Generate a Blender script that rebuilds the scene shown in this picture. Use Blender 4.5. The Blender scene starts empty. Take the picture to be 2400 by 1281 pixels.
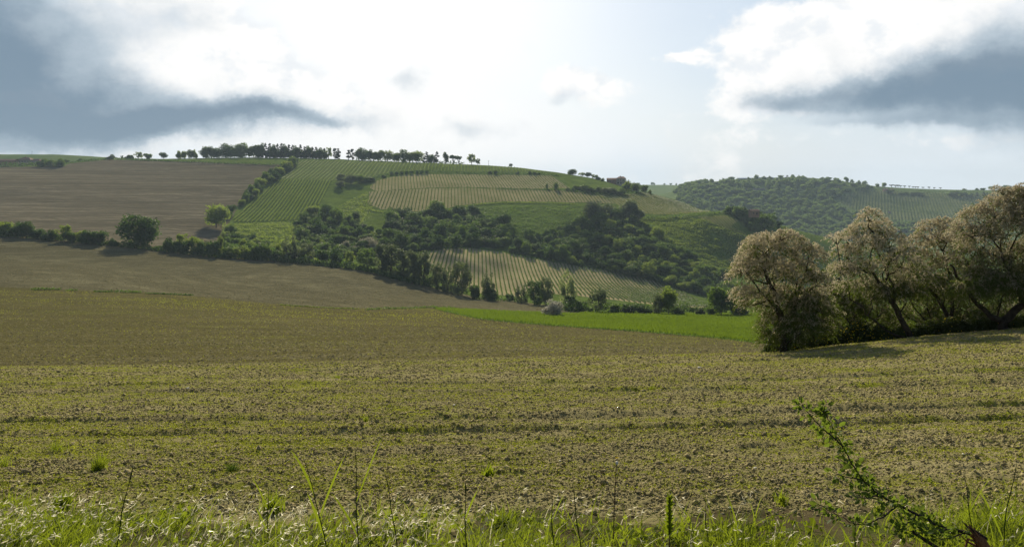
import bpy, math, random
import numpy as np
from mathutils import Vector

R = math.radians
rng = np.random.default_rng(7)
random.seed(7)
F = 1850.0            # focal length in photo pixels (2400 wide)
HZ = 450.0            # photo row of the horizon
W0 = 1200.0
scene = bpy.context.scene
COL = scene.collection

# ------------------------------------------------------------------ noise
def _hash(ix, iy, seed):
    h = (ix.astype(np.int64) * 374761393 + iy.astype(np.int64) * 668265263 + seed * 1442695041) & 0xFFFFFFFF
    h = ((h ^ (h >> 13)) * 1274126177) & 0xFFFFFFFF
    h = h ^ (h >> 16)
    return (h & 0xFFFFFF) / float(0xFFFFFF)

def vnoise(x, y, seed=0):
    x0 = np.floor(x); y0 = np.floor(y)
    fx = x - x0; fy = y - y0
    fx = fx * fx * (3 - 2 * fx); fy = fy * fy * (3 - 2 * fy)
    a = _hash(x0, y0, seed); b = _hash(x0 + 1, y0, seed)
    c = _hash(x0, y0 + 1, seed); d = _hash(x0 + 1, y0 + 1, seed)
    return (a * (1 - fx) + b * fx) * (1 - fy) + (c * (1 - fx) + d * fx) * fy

def fbm(x, y, seed=0, oct=4, gain=0.5):
    s = np.zeros(np.shape(x)); a = 1.0; t = 0.0; f = 1.0
    for k in range(oct):
        s = s + a * vnoise(x * f + 17.3 * k, y * f - 9.1 * k, seed + k); t += a
        a *= gain; f *= 2.03
    return s / t

def sstep(a, b, x):
    t = np.clip((x - a) / (b - a), 0, 1)
    return t * t * (3 - 2 * t)

# ------------------------------------------------------------------ terrain profile
def pchip_rows(xs, ys, xq):
    """monotone cubic through ys[k, col] at xs[k], sampled at xq -> [len(xq), cols]"""
    xs = np.asarray(xs, float); n = len(xs)
    h = np.diff(xs)[:, None]; d = np.diff(ys, axis=0) / h
    m = np.zeros_like(ys)
    w1 = 2 * h[1:] + h[:-1]; w2 = h[1:] + 2 * h[:-1]
    same = (d[:-1] * d[1:]) > 0
    with np.errstate(divide='ignore', invalid='ignore'):
        hm = (w1 + w2) / (w1 / d[:-1] + w2 / d[1:])
    m[1:-1] = np.where(same, hm, 0)
    m[0] = d[0]; m[-1] = d[-1]
    k = np.clip(np.searchsorted(xs, xq, side='right') - 1, 0, n - 2)
    t = ((xq - xs[k]) / (xs[k + 1] - xs[k]))[:, None]; hh = (xs[k + 1] - xs[k])[:, None]
    t2 = t * t; t3 = t2 * t
    return (2*t3 - 3*t2 + 1) * ys[k] + (t3 - 2*t2 + t) * hh * m[k] + (-2*t3 + 3*t2) * ys[k + 1] + (t3 - t2) * hh * m[k + 1]

E = [(-300,868),(0,862),(200,860),(600,855),(1000,847),(1200,842),(1500,836),(1800,830),(1850,826),(2000,810),(2200,791),(2400,775),(2700,752)]
CURVES = [
 (1.0,  [(0, 'z', -1.60)]),
 (2.6,  [(0, 'z', -1.68)]),
 (4.2,  [(0, 1290)]),
 (9.0,  [(0, 1046), (1200, 1040), (2400, 1018)]),
 (18.0, [(0, 915), (1200, 905), (1800, 895), (2400, 868)]),
 (28.0, E),
 (52.0, [(p, y + 26) for p, y in E]),
 (80.0, [(-300,872),(0,866),(600,858),(1200,844),(1800,834),(2400,815)]),
 (150.0,[(-300,778),(0,775),(600,775),(1200,785),(1500,792),(1800,800),(2400,790)]),
 (260.0,[(-300,672),(0,680),(200,684),(400,692),(600,706),(800,718),(1000,726),(1200,738),(1500,744),(1800,745)]),
 (360.0,[(-300,600),(0,610),(200,622),(400,638),(600,655),(800,668),(1000,690),(1200,712),(1400,722),(1700,724),(2400,720)]),
 (440.0,[(-300,545),(0,551),(200,565),(400,587),(600,606),(800,622),(900,634),(1000,652),(1100,674),(1200,690),(1400,708),(1600,715),(1850,720)]),
 (520.0,[(-300,530),(0,537),(200,550),(400,570),(600,590),(800,598),(1000,606),(1100,618),(1200,640),(1400,668),(1600,692),(1850,715)]),
 (640.0,[(-300,480),(0,490),(200,497),(400,508),(600,525),(800,535),(1000,548),(1200,565),(1400,580),(1500,592),(1600,608),(1700,635),(1850,670),(2100,690)]),
 (780.0,[(-300,425),(0,430),(200,436),(400,445),(600,452),(800,458),(1000,468),(1200,478),(1400,488),(1500,492),(1600,494),(1700,497),(1780,510),(1850,535),(2100,600),(2400,620)]),
 (900.0,[(-300,395),(0,402),(200,403),(400,406),(600,402),(800,408),(1000,417),(1200,427),(1400,438),(1500,449),(1560,463),(1600,475),(1700,512),(1850,548),(2100,610)]),
 (1050.0,[(-300,385),(0,391),(120,384),(200,377),(350,373),(600,369),(800,374),(1000,382),(1100,386),(1200,391),(1300,403),(1400,419),(1440,430),(1480,444),(1530,470),(1600,505),(1700,540),(1850,570),(2100,615)]),
 (1230.0,[(-300,405),(0,400),(200,393),(400,390),(600,400),(800,410),(1000,420),(1200,430),(1400,470),(1500,500),(1600,545),(1850,590),(2100,600)]),
 (1400.0,[(-300,366),(0,362),(120,362),(200,366),(400,374),(600,392),(800,410),(1000,425),(1200,440),(1400,480),(1500,505),(1600,545),(1700,560),(2100,555),(2400,555)]),
 (1650.0,[(-300,372),(0,370),(200,374),(400,382),(600,400),(1000,430),(1200,445),(1400,470),(1540,478),(1600,470),(1700,472),(1850,478),(2100,488),(2400,492)]),
 (1900.0,[(-300,385),(200,387),(400,395),(600,405),(1000,435),(1300,458),(1500,463),(1560,458),(1590,440),(1620,432),(1700,422),(1800,417),(1870,414),(1950,421),(2050,436),(2120,441),(2200,444),(2400,447),(2700,450)]),
 (2300.0,[(0,458)]),
 (2900.0,[(0,446),(1300,444),(1480,433),(1560,433),(1650,436),(1900,445)]),
 (4500.0,[(0,447)]),
]
GPX = np.concatenate([np.arange(-1500, -100, 50), np.arange(-100, 2500, 5), np.arange(2500, 4001, 50)]).astype(float)
YK = np.array([c[0] for c in CURVES])
ZK = []
for Y, kn in CURVES:
    if kn[0][1] == 'z':
        ZK.append(np.full(len(GPX), kn[0][2])); continue
    px = np.array([k[0] for k in kn], float); py = np.array([k[1] for k in kn], float)
    ZK.append(-(np.interp(GPX, px, py) - HZ) * Y / F)
ZK = np.array(ZK)
def smooth_px(a, s_px):
    xs = np.arange(-1500, 4000, 5.0)
    k = np.exp(-0.5 * (np.arange(-60, 61) * 5.0 / s_px) ** 2); k /= k.sum()
    out = np.empty_like(a)
    for i in range(len(a)):
        v = np.interp(xs, GPX, a[i]); vp = np.pad(v, 60, mode='edge')
        out[i] = np.interp(GPX, xs, np.convolve(vp, k, 'valid'))
    return out
ZK = smooth_px(ZK, 22)
LY = np.linspace(math.log(1.0), math.log(4500.0), 2200)
ZT = pchip_rows(YK, ZK, np.clip(np.exp(LY), 1.0, 4500.0))

def terr(X, Y):
    """terrain height at plan position"""
    X = np.asarray(X, float); Y = np.maximum(np.asarray(Y, float), 1.0)
    px = W0 + F * X / Y
    px = np.clip(px, GPX[0], GPX[-1] - 1e-3)
    j = np.clip(np.searchsorted(GPX, px, side='right') - 1, 0, len(GPX) - 2)
    fx = (px - GPX[j]) / (GPX[j + 1] - GPX[j])
    r = (np.log(Y) - LY[0]) / (LY[1] - LY[0])
    i = np.clip(r.astype(int), 0, len(LY) - 2); fy = np.clip(r - i, 0, 1)
    z = (ZT[i, j] * (1 - fx) + ZT[i, j + 1] * fx) * (1 - fy) + (ZT[i + 1, j] * (1 - fx) + ZT[i + 1, j + 1] * fx) * fy
    amp = 0.0012 * np.clip(Y - 60, 0, 1500)
    z = z + amp * (fbm(X / 45.0, Y / 60.0, 91, 3) - 0.5)
    return z

def hit(px, py, y0=430.0, y1=1300.0):
    """the place on the ground that the photo shows at (px, py), looked for between two distances"""
    Ys = np.exp(np.linspace(math.log(y0), math.log(y1), 900))
    Xs = (px - W0) / F * Ys
    zs = terr(Xs, Ys)
    pr = HZ - zs * F / Ys
    m = np.minimum.accumulate(pr)
    k = np.argmax(m <= py)
    if m[k] > py:
        k = int(np.argmin(pr))
    return float(Xs[k]), float(Ys[k]), float(zs[k])

def on(px, Y):
    X = (px - W0) / F * Y
    return float(X), float(Y), float(terr(X, Y))

def inpoly(px, py, poly):
    c = np.zeros(np.shape(px), bool); n = len(poly); j = n - 1
    for i in range(n):
        xi, yi = poly[i]; xj, yj = poly[j]
        if yi != yj:
            c ^= ((yi > py) != (yj > py)) & (px < (xj - xi) * (py - yi) / (yj - yi) + xi)
        j = i
    return c

# ------------------------------------------------------------------ mesh helpers
def mesh_np(name, verts, faces, mats=(), matidx=None, smooth=False, attrs=None):
    """verts [n,3]; faces [m,k] all with k corners"""
    verts = np.ascontiguousarray(verts, np.float32); faces = np.ascontiguousarray(faces, np.int32)
    me = bpy.data.meshes.new(name)
    n, m, k = len(verts), len(faces), faces.shape[1]
    me.vertices.add(n); me.vertices.foreach_set('co', verts.ravel())
    me.loops.add(m * k); me.loops.foreach_set('vertex_index', faces.ravel())
    me.polygons.add(m)
    me.polygons.foreach_set('loop_start', np.arange(0, m * k, k, dtype=np.int32))
    for mt in mats: me.materials.append(mt)
    if matidx is not None: me.polygons.foreach_set('material_index', np.ascontiguousarray(matidx, np.int32))
    if smooth: me.polygons.foreach_set('use_smooth', np.ones(m, bool))
    for an, v in (attrs or {}).items():
        a = me.attributes.new(an, 'FLOAT', 'FACE'); a.data.foreach_set('value', np.ascontiguousarray(v, np.float32))
    me.update(calc_edges=True)
    return me

def obj(name, me, parent=None, loc=None):
    o = bpy.data.objects.new(name, me); COL.objects.link(o)
    if parent is not None: o.parent = parent
    if loc is not None: o.location = loc
    return o

def tag(o, label=None, cat=None, group=None, kind=None):
    if label: o['label'] = label
    if cat: o['category'] = cat
    if group: o['group'] = group
    if kind: o['kind'] = kind
    return o

class MB:
    """collects tubes, boxes and quads into one mesh"""
    def __init__(s): s.v = []; s.f = []; s.mi = []; s.n = 0
    def add(s, v, f, mi=0):
        v = np.asarray(v, float); f = np.asarray(f, int)
        if f.shape[1] == 3: f = np.concatenate([f, f[:, 2:3]], 1)
        s.v.append(v); s.f.append(f + s.n); s.mi.append(np.full(len(f), mi)); s.n += len(v)
    def tube(s, pts, radii, sides=6, mi=0):
        pts = np.asarray(pts, float); n = len(pts)
        d = np.gradient(pts, axis=0); d /= np.linalg.norm(d, axis=1)[:, None] + 1e-9
        ref = np.array([0.31, 0.17, 0.93]); a = np.cross(d, ref); a /= np.linalg.norm(a, axis=1)[:, None] + 1e-9
        b = np.cross(d, a)
        t = np.arange(sides) / sides * 2 * np.pi
        ring = a[:, None] * np.cos(t)[None, :, None] + b[:, None] * np.sin(t)[None, :, None]
        v = (pts[:, None] + ring * np.asarray(radii, float)[:, None, None]).reshape(-1, 3)
        i, j = np.meshgrid(np.arange(n - 1), np.arange(sides), indexing='ij'); j2 = (j + 1) % sides
        f = np.stack([i * sides + j, i * sides + j2, (i + 1) * sides + j2, (i + 1) * sides + j], -1).reshape(-1, 4)
        s.add(v, f, mi)
    def box(s, x0, x1, y0, y1, z0, z1, mi=0):
        v = [(x, y, z) for z in (z0, z1) for x, y in ((x0, y0), (x1, y0), (x1, y1), (x0, y1))]
        s.add(v, [(3, 2, 1, 0), (4, 5, 6, 7), (0, 1, 5, 4), (1, 2, 6, 5), (2, 3, 7, 6), (3, 0, 4, 7)], mi)
    def mesh(s, name, mats, smooth=False):
        f = np.concatenate(s.f)
        v = np.concatenate(s.v); mi = np.concatenate(s.mi)
        if not (f[:, 2] == f[:, 3]).any():
            return mesh_np(name, v, f, mats, mi, smooth)
        me = bpy.data.meshes.new(name)
        fs = [tuple(q[:3]) if q[2] == q[3] else tuple(q) for q in f.tolist()]
        me.from_pydata(v.tolist(), [], fs)
        for m in mats: me.materials.append(m)
        me.polygons.foreach_set('material_index', mi.astype(np.int32))
        if smooth: me.polygons.foreach_set('use_smooth', np.ones(len(fs), bool))
        me.update(); return me

def cards(c, nrm, size, aspect=1.0, up=None, g=rng):
    """leaf quads: centres c, normals nrm, sizes -> verts, faces (a folded diamond-ish quad)"""
    n = len(c)
    nrm = nrm / (np.linalg.norm(nrm, axis=1)[:, None] + 1e-9)
    r = g.normal(size=(n, 3)) if up is None else up
    a = np.cross(nrm, r); a /= np.linalg.norm(a, axis=1)[:, None] + 1e-9
    b = np.cross(nrm, a)
    s = np.asarray(size).reshape(-1, 1) * 0.5
    v = np.stack([c - b * s * aspect, c + a * s * 0.85 + b * s * 0.1, c + b * s * aspect, c - a * s * 0.85 - b * s * 0.1], 1).reshape(-1, 3)
    f = np.arange(4 * n).reshape(n, 4)
    return v, f

# ------------------------------------------------------------------ materials
def newmat(name):
    m = bpy.data.materials.new(name); m.use_nodes = True
    nt = m.node_tree; nt.nodes.clear()
    return m, nt
def N(nt, t, **kw):
    n = nt.nodes.new(t)
    for k, v in kw.items():
        if k == 'inp':
            for kk, vv in v.items(): n.inputs[kk].default_value = vv
        else: setattr(n, k, v)
    return n
def L(nt, a, b): nt.links.new(a, b)
def math_n(nt, op, a, b=None, c=None, clamp=False):
    n = nt.nodes.new('ShaderNodeMath'); n.operation = op; n.use_clamp = clamp
    for i, v in enumerate((a, b, c)):
        if v is None: continue
        if isinstance(v, (int, float)): n.inputs[i].default_value = v
        else: nt.links.new(v, n.inputs[i])
    return n.outputs[0]
def mixc(nt, f, a, b, mode='MIX'):
    n = nt.nodes.new('ShaderNodeMix'); n.data_type = 'RGBA'; n.blend_type = mode
    for i, v in ((0, f), (6, a), (7, b)):
        if isinstance(v, (int, float)): n.inputs[i].default_value = v
        elif isinstance(v, tuple): n.inputs[i].default_value = (*v, 1) if len(v) == 3 else v
        else: nt.links.new(v, n.inputs[i])
    return n.outputs[2]
def ramp(nt, fac, lo, hi):
    n = nt.nodes.new('ShaderNodeMapRange'); n.interpolation_type = 'SMOOTHSTEP'
    n.inputs[1].default_value = lo; n.inputs[2].default_value = hi
    nt.links.new(fac, n.inputs[0]); return n.outputs[0]
def noise(nt, vec, scale, detail=4, rough=0.55):
    n = nt.nodes.new('ShaderNodeTexNoise'); n.inputs['Scale'].default_value = scale
    n.inputs['Detail'].default_value = detail; n.inputs['Roughness'].default_value = rough
    nt.links.new(vec, n.inputs['Vector']); return n.outputs[0]
def mapping(nt, vec, scale=(1, 1, 1), rot=0.0, loc=(0, 0, 0)):
    n = nt.nodes.new('ShaderNodeMapping'); n.inputs['Scale'].default_value = scale
    n.inputs['Rotation'].default_value = (0, 0, rot); n.inputs['Location'].default_value = loc
    nt.links.new(vec, n.inputs[0]); return n.outputs[0]

def leaf_mat(name, c1, c2, trans=0.45, tcol=None, rough=0.55):
    m, nt = newmat(name)
    at = N(nt, 'ShaderNodeAttribute', attribute_name='tint')
    oi = N(nt, 'ShaderNodeObjectInfo')
    f = math_n(nt, 'MULTIPLY_ADD', oi.outputs['Random'], 0.5, math_n(nt, 'MULTIPLY', at.outputs['Fac'], 0.6), clamp=True)
    c = mixc(nt, f, c1, c2)
    t = mixc(nt, 0.55, c, tcol or (c2[0] * 1.5, c2[1] * 1.6, c2[2] * 0.7))
    p = N(nt, 'ShaderNodeBsdfPrincipled'); L(nt, c, p.inputs['Base Color'])
    p.inputs['Roughness'].default_value = max(rough, .6) if name != 'straw' else rough; p.inputs['Specular IOR Level'].default_value = 0.25 if name == 'straw' else 0.07
    tr = N(nt, 'ShaderNodeBsdfTranslucent'); L(nt, t, tr.inputs['Color'])
    mx = N(nt, 'ShaderNodeMixShader'); mx.inputs[0].default_value = trans
    L(nt, p.outputs[0], mx.inputs[1]); L(nt, tr.outputs[0], mx.inputs[2])
    o = N(nt, 'ShaderNodeOutputMaterial'); L(nt, mx.outputs[0], o.inputs[0])
    return m

def plain_mat(name, c1, c2, scale=3.0, rough=0.85, bump=0.3, bscale=None, spec=0.05):
    m, nt = newmat(name)
    tc = N(nt, 'ShaderNodeTexCoord').outputs['Object']
    f = noise(nt, tc, scale, 6, 0.65)
    c = mixc(nt, ramp(nt, f, 0.3, 0.7), c1, c2)
    p = N(nt, 'ShaderNodeBsdfPrincipled'); L(nt, c, p.inputs['Base Color'])
    p.inputs['Roughness'].default_value = rough; p.inputs['Specular IOR Level'].default_value = spec
    b = N(nt, 'ShaderNodeBump'); b.inputs['Strength'].default_value = bump; b.inputs['Distance'].default_value = 0.05
    L(nt, noise(nt, tc, bscale or scale * 4, 5, 0.7), b.inputs['Height']); L(nt, b.outputs[0], p.inputs['Normal'])
    o = N(nt, 'ShaderNodeOutputMaterial'); L(nt, p.outputs[0], o.inputs[0])
    return m

def ground_mat(name, c1, c2, green=None, gcut=(0.5, 0.7), patch=0.02, grain=1.2, stretch=(1, 1, 1), rot=0.0,
               rows=None, bump=0.6, bdist=0.15, patch2=None, gpatch=None, streaks=()):
    """soil or turf: broad patches, fine grain stretched along the working direction, optional drill rows and green tint"""
    m, nt = newmat(name)
    tc = N(nt, 'ShaderNodeTexCoord').outputs['Object']
    mp = mapping(nt, tc, stretch, rot)
    broad = noise(nt, mp, patch, 5, 0.6)
    fine = noise(nt, mp, grain, 6, 0.7)
    f = math_n(nt, 'ADD', math_n(nt, 'MULTIPLY', ramp(nt, broad, 0.32, 0.68), 0.6), math_n(nt, 'MULTIPLY', ramp(nt, fine, 0.3, 0.7), 0.4))
    c = mixc(nt, f, c1, c2)
    h = fine
    for (sx_, sy_, ro_, am_) in streaks:      # working lines of the plough and the drill, bending with the slope
        wv = N(nt, 'ShaderNodeVectorMath', operation='MULTIPLY_ADD'); wn = nt.nodes.new('ShaderNodeTexNoise'); wn.inputs['Scale'].default_value = 0.008; wn.inputs['Detail'].default_value = 1
        L(nt, tc, wn.inputs['Vector']); L(nt, wn.outputs[1], wv.inputs[0]); wv.inputs[1].default_value = (60, 60, 0); L(nt, tc, wv.inputs[2])
        sn = ramp(nt, noise(nt, mapping(nt, wv.outputs[0], (sx_, sy_, 1), ro_), 1.0, 4, 0.7), 0.36, 0.64)
        c = mixc(nt, math_n(nt, 'MULTIPLY', sn, am_), c, tuple(x * 0.5 for x in c1))
        h = math_n(nt, 'MULTIPLY_ADD', sn, -0.5, h)
    if rows:
        spacing, ang, amt = rows
        mr = mapping(nt, tc, (1, 1, 1), ang)
        warp = noise(nt, mapping(nt, tc, (0.03, 0.03, 0.03)), 1.0, 2)
        sp = N(nt, 'ShaderNodeSeparateXYZ'); L(nt, mr, sp.inputs[0])
        ph = math_n(nt, 'MULTIPLY_ADD', sp.outputs[0], 2 * math.pi / spacing, math_n(nt, 'MULTIPLY', warp, 6.0))
        s = math_n(nt, 'MULTIPLY_ADD', math_n(nt, 'SINE', ph), 0.5, 0.5)
        s2 = math_n(nt, 'MULTIPLY', s, ramp(nt, noise(nt, mp, patch * 3.1, 4), 0.35, 0.7))
        c = mixc(nt, math_n(nt, 'MULTIPLY', s2, amt), c, tuple(x * 0.55 for x in c1))
        h = math_n(nt, 'MULTIPLY_ADD', s, 0.5, fine)
    if green:
        gn = noise(nt, mapping(nt, tc, stretch if gpatch is None else gpatch, rot, (31, 7, 3)), 1.0 if gpatch else patch * 2.5, 6, 0.68)
        gf = ramp(nt, math_n(nt, 'MULTIPLY_ADD', fine, 0.35, math_n(nt, 'MULTIPLY', gn, 0.8)), *gcut)
        c = mixc(nt, gf, c, green)
    p = N(nt, 'ShaderNodeBsdfPrincipled'); L(nt, c, p.inputs['Base Color'])
    p.inputs['Roughness'].default_value = 1.0; p.inputs['Specular IOR Level'].default_value = 0.0
    b = N(nt, 'ShaderNodeBump'); b.inputs['Strength'].default_value = bump; b.inputs['Distance'].default_value = bdist
    L(nt, h, b.inputs['Height']); L(nt, b.outputs[0], p.inputs['Normal'])
    o = N(nt, 'ShaderNodeOutputMaterial'); L(nt, p.outputs[0], o.inputs[0])
    return m

M = {}
M['leaf_dark'] = leaf_mat('leaf_dark', (0.032, 0.066, 0.018), (0.075, 0.125, 0.030), 0.42)
M['leaf_mid'] = leaf_mat('leaf_mid', (0.060, 0.110, 0.024), (0.120, 0.180, 0.040), 0.48)
M['leaf_light'] = leaf_mat('leaf_light', (0.110, 0.165, 0.034), (0.200, 0.250, 0.055), 0.52)
M['leaf_grey'] = leaf_mat('leaf_grey', (0.070, 0.100, 0.050), (0.125, 0.155, 0.085), 0.42)
M['leaf_conifer'] = leaf_mat('leaf_conifer', (0.018, 0.034, 0.018), (0.036, 0.056, 0.026), 0.2)
M['blossom'] = leaf_mat('blossom', (0.22, 0.22, 0.14), (0.38, 0.36, 0.25), 0.4, (0.5, 0.47, 0.3))
M['silver'] = leaf_mat('silver', (0.28, 0.28, 0.22), (0.48, 0.46, 0.38), 0.4, (0.5, 0.48, 0.38))
M['vine_dark'] = leaf_mat('vine_leaf_dark', (0.045, 0.080, 0.016), (0.090, 0.140, 0.026), 0.45)
M['leaf_pale'] = leaf_mat('leaf_pale', (0.130, 0.170, 0.085), (0.230, 0.270, 0.140), 0.48)
M['vine'] = leaf_mat('vine_leaf', (0.085, 0.130, 0.026), (0.155, 0.205, 0.044), 0.5)
M['vine_far'] = leaf_mat('vine_leaf_far', (0.055, 0.085, 0.030), (0.085, 0.115, 0.038), 0.4)
M['crop'] = leaf_mat('crop_blade', (0.045, 0.085, 0.010), (0.130, 0.190, 0.014), 0.48, (0.19, 0.28, 0.012))
M['bark'] = plain_mat('bark', (0.045, 0.036, 0.026), (0.10, 0.082, 0.06), 2.0, 0.95, 0.8)
M['bark_near'] = plain_mat('bark_near', (0.030, 0.024, 0.018), (0.085, 0.068, 0.050), 6.0, 0.95, 1.0, 30)

# ------------------------------------------------------------------ fields (areas of the photo, each with its range of distance)
P_UPBROWN = [(-400,392),(0,392),(150,388),(165,383),(255,374),(480,380),(600,384),(660,386),(640,402),(600,430),(560,478),(545,510),(520,545),(560,585),(560,610),(400,600),(200,570),(0,556),(-400,545)]
P_BROWN = [(-1400,530),(-400,545),(0,551),(100,556),(200,566),(300,577),(400,589),(500,600),(600,607),(700,614),(740,618),(840,632),(900,644),(960,660),(1040,680),(1100,692),(1200,708),(1270,718),(1345,722),(1400,724),(1350,734),(1270,731),(1040,722),(930,721),(860,722),(780,720),(700,716),(600,708),(520,700),(440,692),(330,684),(230,681),(140,678),(0,672),(-400,665),(-1400,660)]
P_CROP = [(1015,722),(1060,723),(1150,727),(1270,732),(1345,735),(1400,729),(1480,727),(1600,730),(1750,733),(2000,733),(2300,740),(2300,830),(1830,812),(1780,803),(1700,793),(1600,784),(1500,776),(1400,769),(1300,762),(1200,754),(1130,747),(1080,737),(1040,729)]
P_V1 = [(655,421),(778,425),(768,446),(745,482),(722,508),(690,517),(600,521),(548,521),(545,512),(590,472)]
P_V2 = [(693,380),(720,376),(980,381),(1110,388),(1010,396),(900,408),(860,422),(775,424),(658,420),(670,400)]
P_V3 = [(985,383),(1110,388),(1200,392),(1285,404),(1250,404),(1100,403),(990,401),(960,400)]
P_V4 = [(872,428),(900,418),(950,410),(1000,408),(1100,409),(1200,410),(1290,411),(1335,440),(1240,442),(1165,441),(1090,438),(1000,440),(880,448),(868,440)]
P_V4B = [(866,449),(1000,442),(1090,440),(1165,443),(1330,447),(1385,452),(1430,468),(1440,478),(1360,474),(1250,472),(1170,472),(1110,477),(1050,487),(990,495),(930,494),(895,490),(862,478)]
P_V6 = [(1390,455),(1480,455),(1515,449),(1600,466),(1700,489),(1660,496),(1560,503),(1500,499),(1440,476)]
P_V5 = [(985,592),(1040,583),(1100,581),(1160,588),(1250,606),(1350,622),(1450,640),(1530,657),(1600,685),(1668,717),(1640,722),(1500,710),(1400,697),(1300,688),(1210,694),(1120,686),(1060,660),(1000,630)]
P_V8 = [(1635,508),(1700,505),(1730,516),(1712,530),(1750,548),(1745,552),(1690,532)]
P_V7 = [(1960,470),(2000,450),(2030,446),(2120,449),(2230,452),(2400,454),(2460,460),(2460,520),(2350,522),(2240,528),(2120,524),(2020,500)]
P_FARG = [(1490,428),(1615,428),(1600,440),(1570,458),(1490,458)]
P_SCRUB = [(1500,512),(1600,508),(1640,510),(1700,535),(1755,555),(1760,640),(1700,640),(1620,600),(1560,560),(1520,540)]

cols = np.concatenate([np.arange(-1400, -60, 40), np.arange(-60, 2460, 3.2), np.arange(2460, 3900, 40)])
rows_n = np.exp(np.linspace(math.log(1.05), math.log(36.0), 620))
rows_f = np.concatenate([np.exp(np.arange(math.log(36.0), math.log(60), 0.012)), np.exp(np.arange(math.log(60), math.log(2050), 0.0042)), np.exp(np.linspace(math.log(2060), math.log(4490), 60))])
RY = np.concatenate([rows_n, rows_f[1:]])
PX, YY = np.meshgrid(cols, RY)
XX = (PX - W0) / F * YY
ZZ = terr(XX, YY)
PYY = HZ - ZZ * F / YY

def ruts(X, Y):
    """wheel ruts and drill lines that cross the near field"""
    w = 0.25 * (fbm(X / 5, Y * 0 + 3, 5, 2) - 0.5)
    d = np.zeros(np.shape(X))
    for y0, sl, dep, wd in ((10.2, 0.03, 0.055, 0.16), (11.9, 0.03, 0.06, 0.17), (16.6, -0.06, 0.05, 0.2), (18.8, -0.06, 0.05, 0.2), (8.3, 0.02, 0.03, 0.12), (24.0, 0.05, 0.05, 0.25)):
        yy = Y - (y0 + sl * X + w)
        d -= 1.25 * dep * np.exp(-(yy / wd) ** 2) - 0.6 * dep * np.exp(-((yy - 2.1 * wd) / wd) ** 2)
    return d
def near_relief(X, Y):
    k = sstep(4.4, 5.6, Y) * (1 - sstep(30, 38, Y))
    r = 0.075 * (fbm(X * 5.5, Y * 5.5, 11, 4, 0.65) - 0.5) + 0.03 * (fbm(X * 0.9, Y * 1.4, 12, 3) - 0.5) + 0.02 * (vnoise(X * 17, Y * 17, 14) ** 2)
    row = 0.012 * np.sin(Y * 2 * np.pi / 0.62 + 2 * fbm(X / 4, Y / 4, 13, 2))
    return k * (r + row + ruts(X, Y)) + (1 - k) * 0.04 * (fbm(X * 2, Y * 2, 15, 3) - 0.5) * (Y < 40)
nr = len(rows_n)
ZZ[:nr + 8] += near_relief(XX[:nr + 8], YY[:nr + 8])
print('grid', PX.shape)

cpx = 0.25 * (PX[:-1, :-1] + PX[1:, :-1] + PX[:-1, 1:] + PX[1:, 1:])
cpy = 0.25 * (PYY[:-1, :-1] + PYY[1:, :-1] + PYY[:-1, 1:] + PYY[1:, 1:])
cY = 0.25 * (YY[:-1, :-1] + YY[1:, :-1] + YY[:-1, 1:] + YY[1:, 1:])
cX = 0.25 * (XX[:-1, :-1] + XX[1:, :-1] + XX[:-1, 1:] + XX[1:, 1:])
REG = np.full(cpx.shape, 0)          # 0 hillside
wob = (fbm(cX * 2.5, cY * 2.5, 44, 3) - 0.5)
REG[cY < 4.9 + 1.3 * wob] = 1        # verge
REG[(cY >= 4.9 + 1.3 * wob) & (cY < 32)] = 2
mid = (cY >= 32) & (cY < 420)
REG[mid] = 3
def setreg(poly, y0, y1, idx):
    m = (cY >= y0) & (cY < y1) & inpoly(cpx, cpy, poly)
    REG[m] = idx
REG[(cY > 250) & (cY < 445) & (cpx > 1330)] = 0
REG[(cY > 280) & (cY < 445) & (cpx <= 1330)] = 4
setreg([(-1500, 600), (-1500, 400), (-10, 551), (500, 600), (740, 618), (960, 660), (1100, 692), (1345, 722), (1400, 640), (1400, 500), (400, 380), (-1500, 380)], 300, 448, 0)
setreg(P_BROWN, 200, 470, 4)
setreg(P_CROP, 100, 300, 5)
setreg(P_UPBROWN, 445, 1080, 6)
setreg([(-1500, 560), (-1500, 392), (-400, 392), (-400, 545)], 445, 1080, 6)
setreg(P_V1, 470, 1150, 7)
setreg(P_V2, 600, 1150, 8)
setreg(P_V3, 700, 1150, 8)
setreg(P_V4, 600, 1150, 9)
setreg(P_V4B, 600, 1150, 9)
setreg(P_V6, 600, 1150, 10)
setreg(P_V5, 400, 760, 11)
setreg(P_V8, 560, 900, 10)
REG[(cY > 1200) & (cY < 2250)] = 12
REG[(cY > 1200) & (cY < 1700) & (cpx < 620)] = 13
setreg(P_V7, 1380, 1950, 14)
REG[cY >= 2250] = 13

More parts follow.
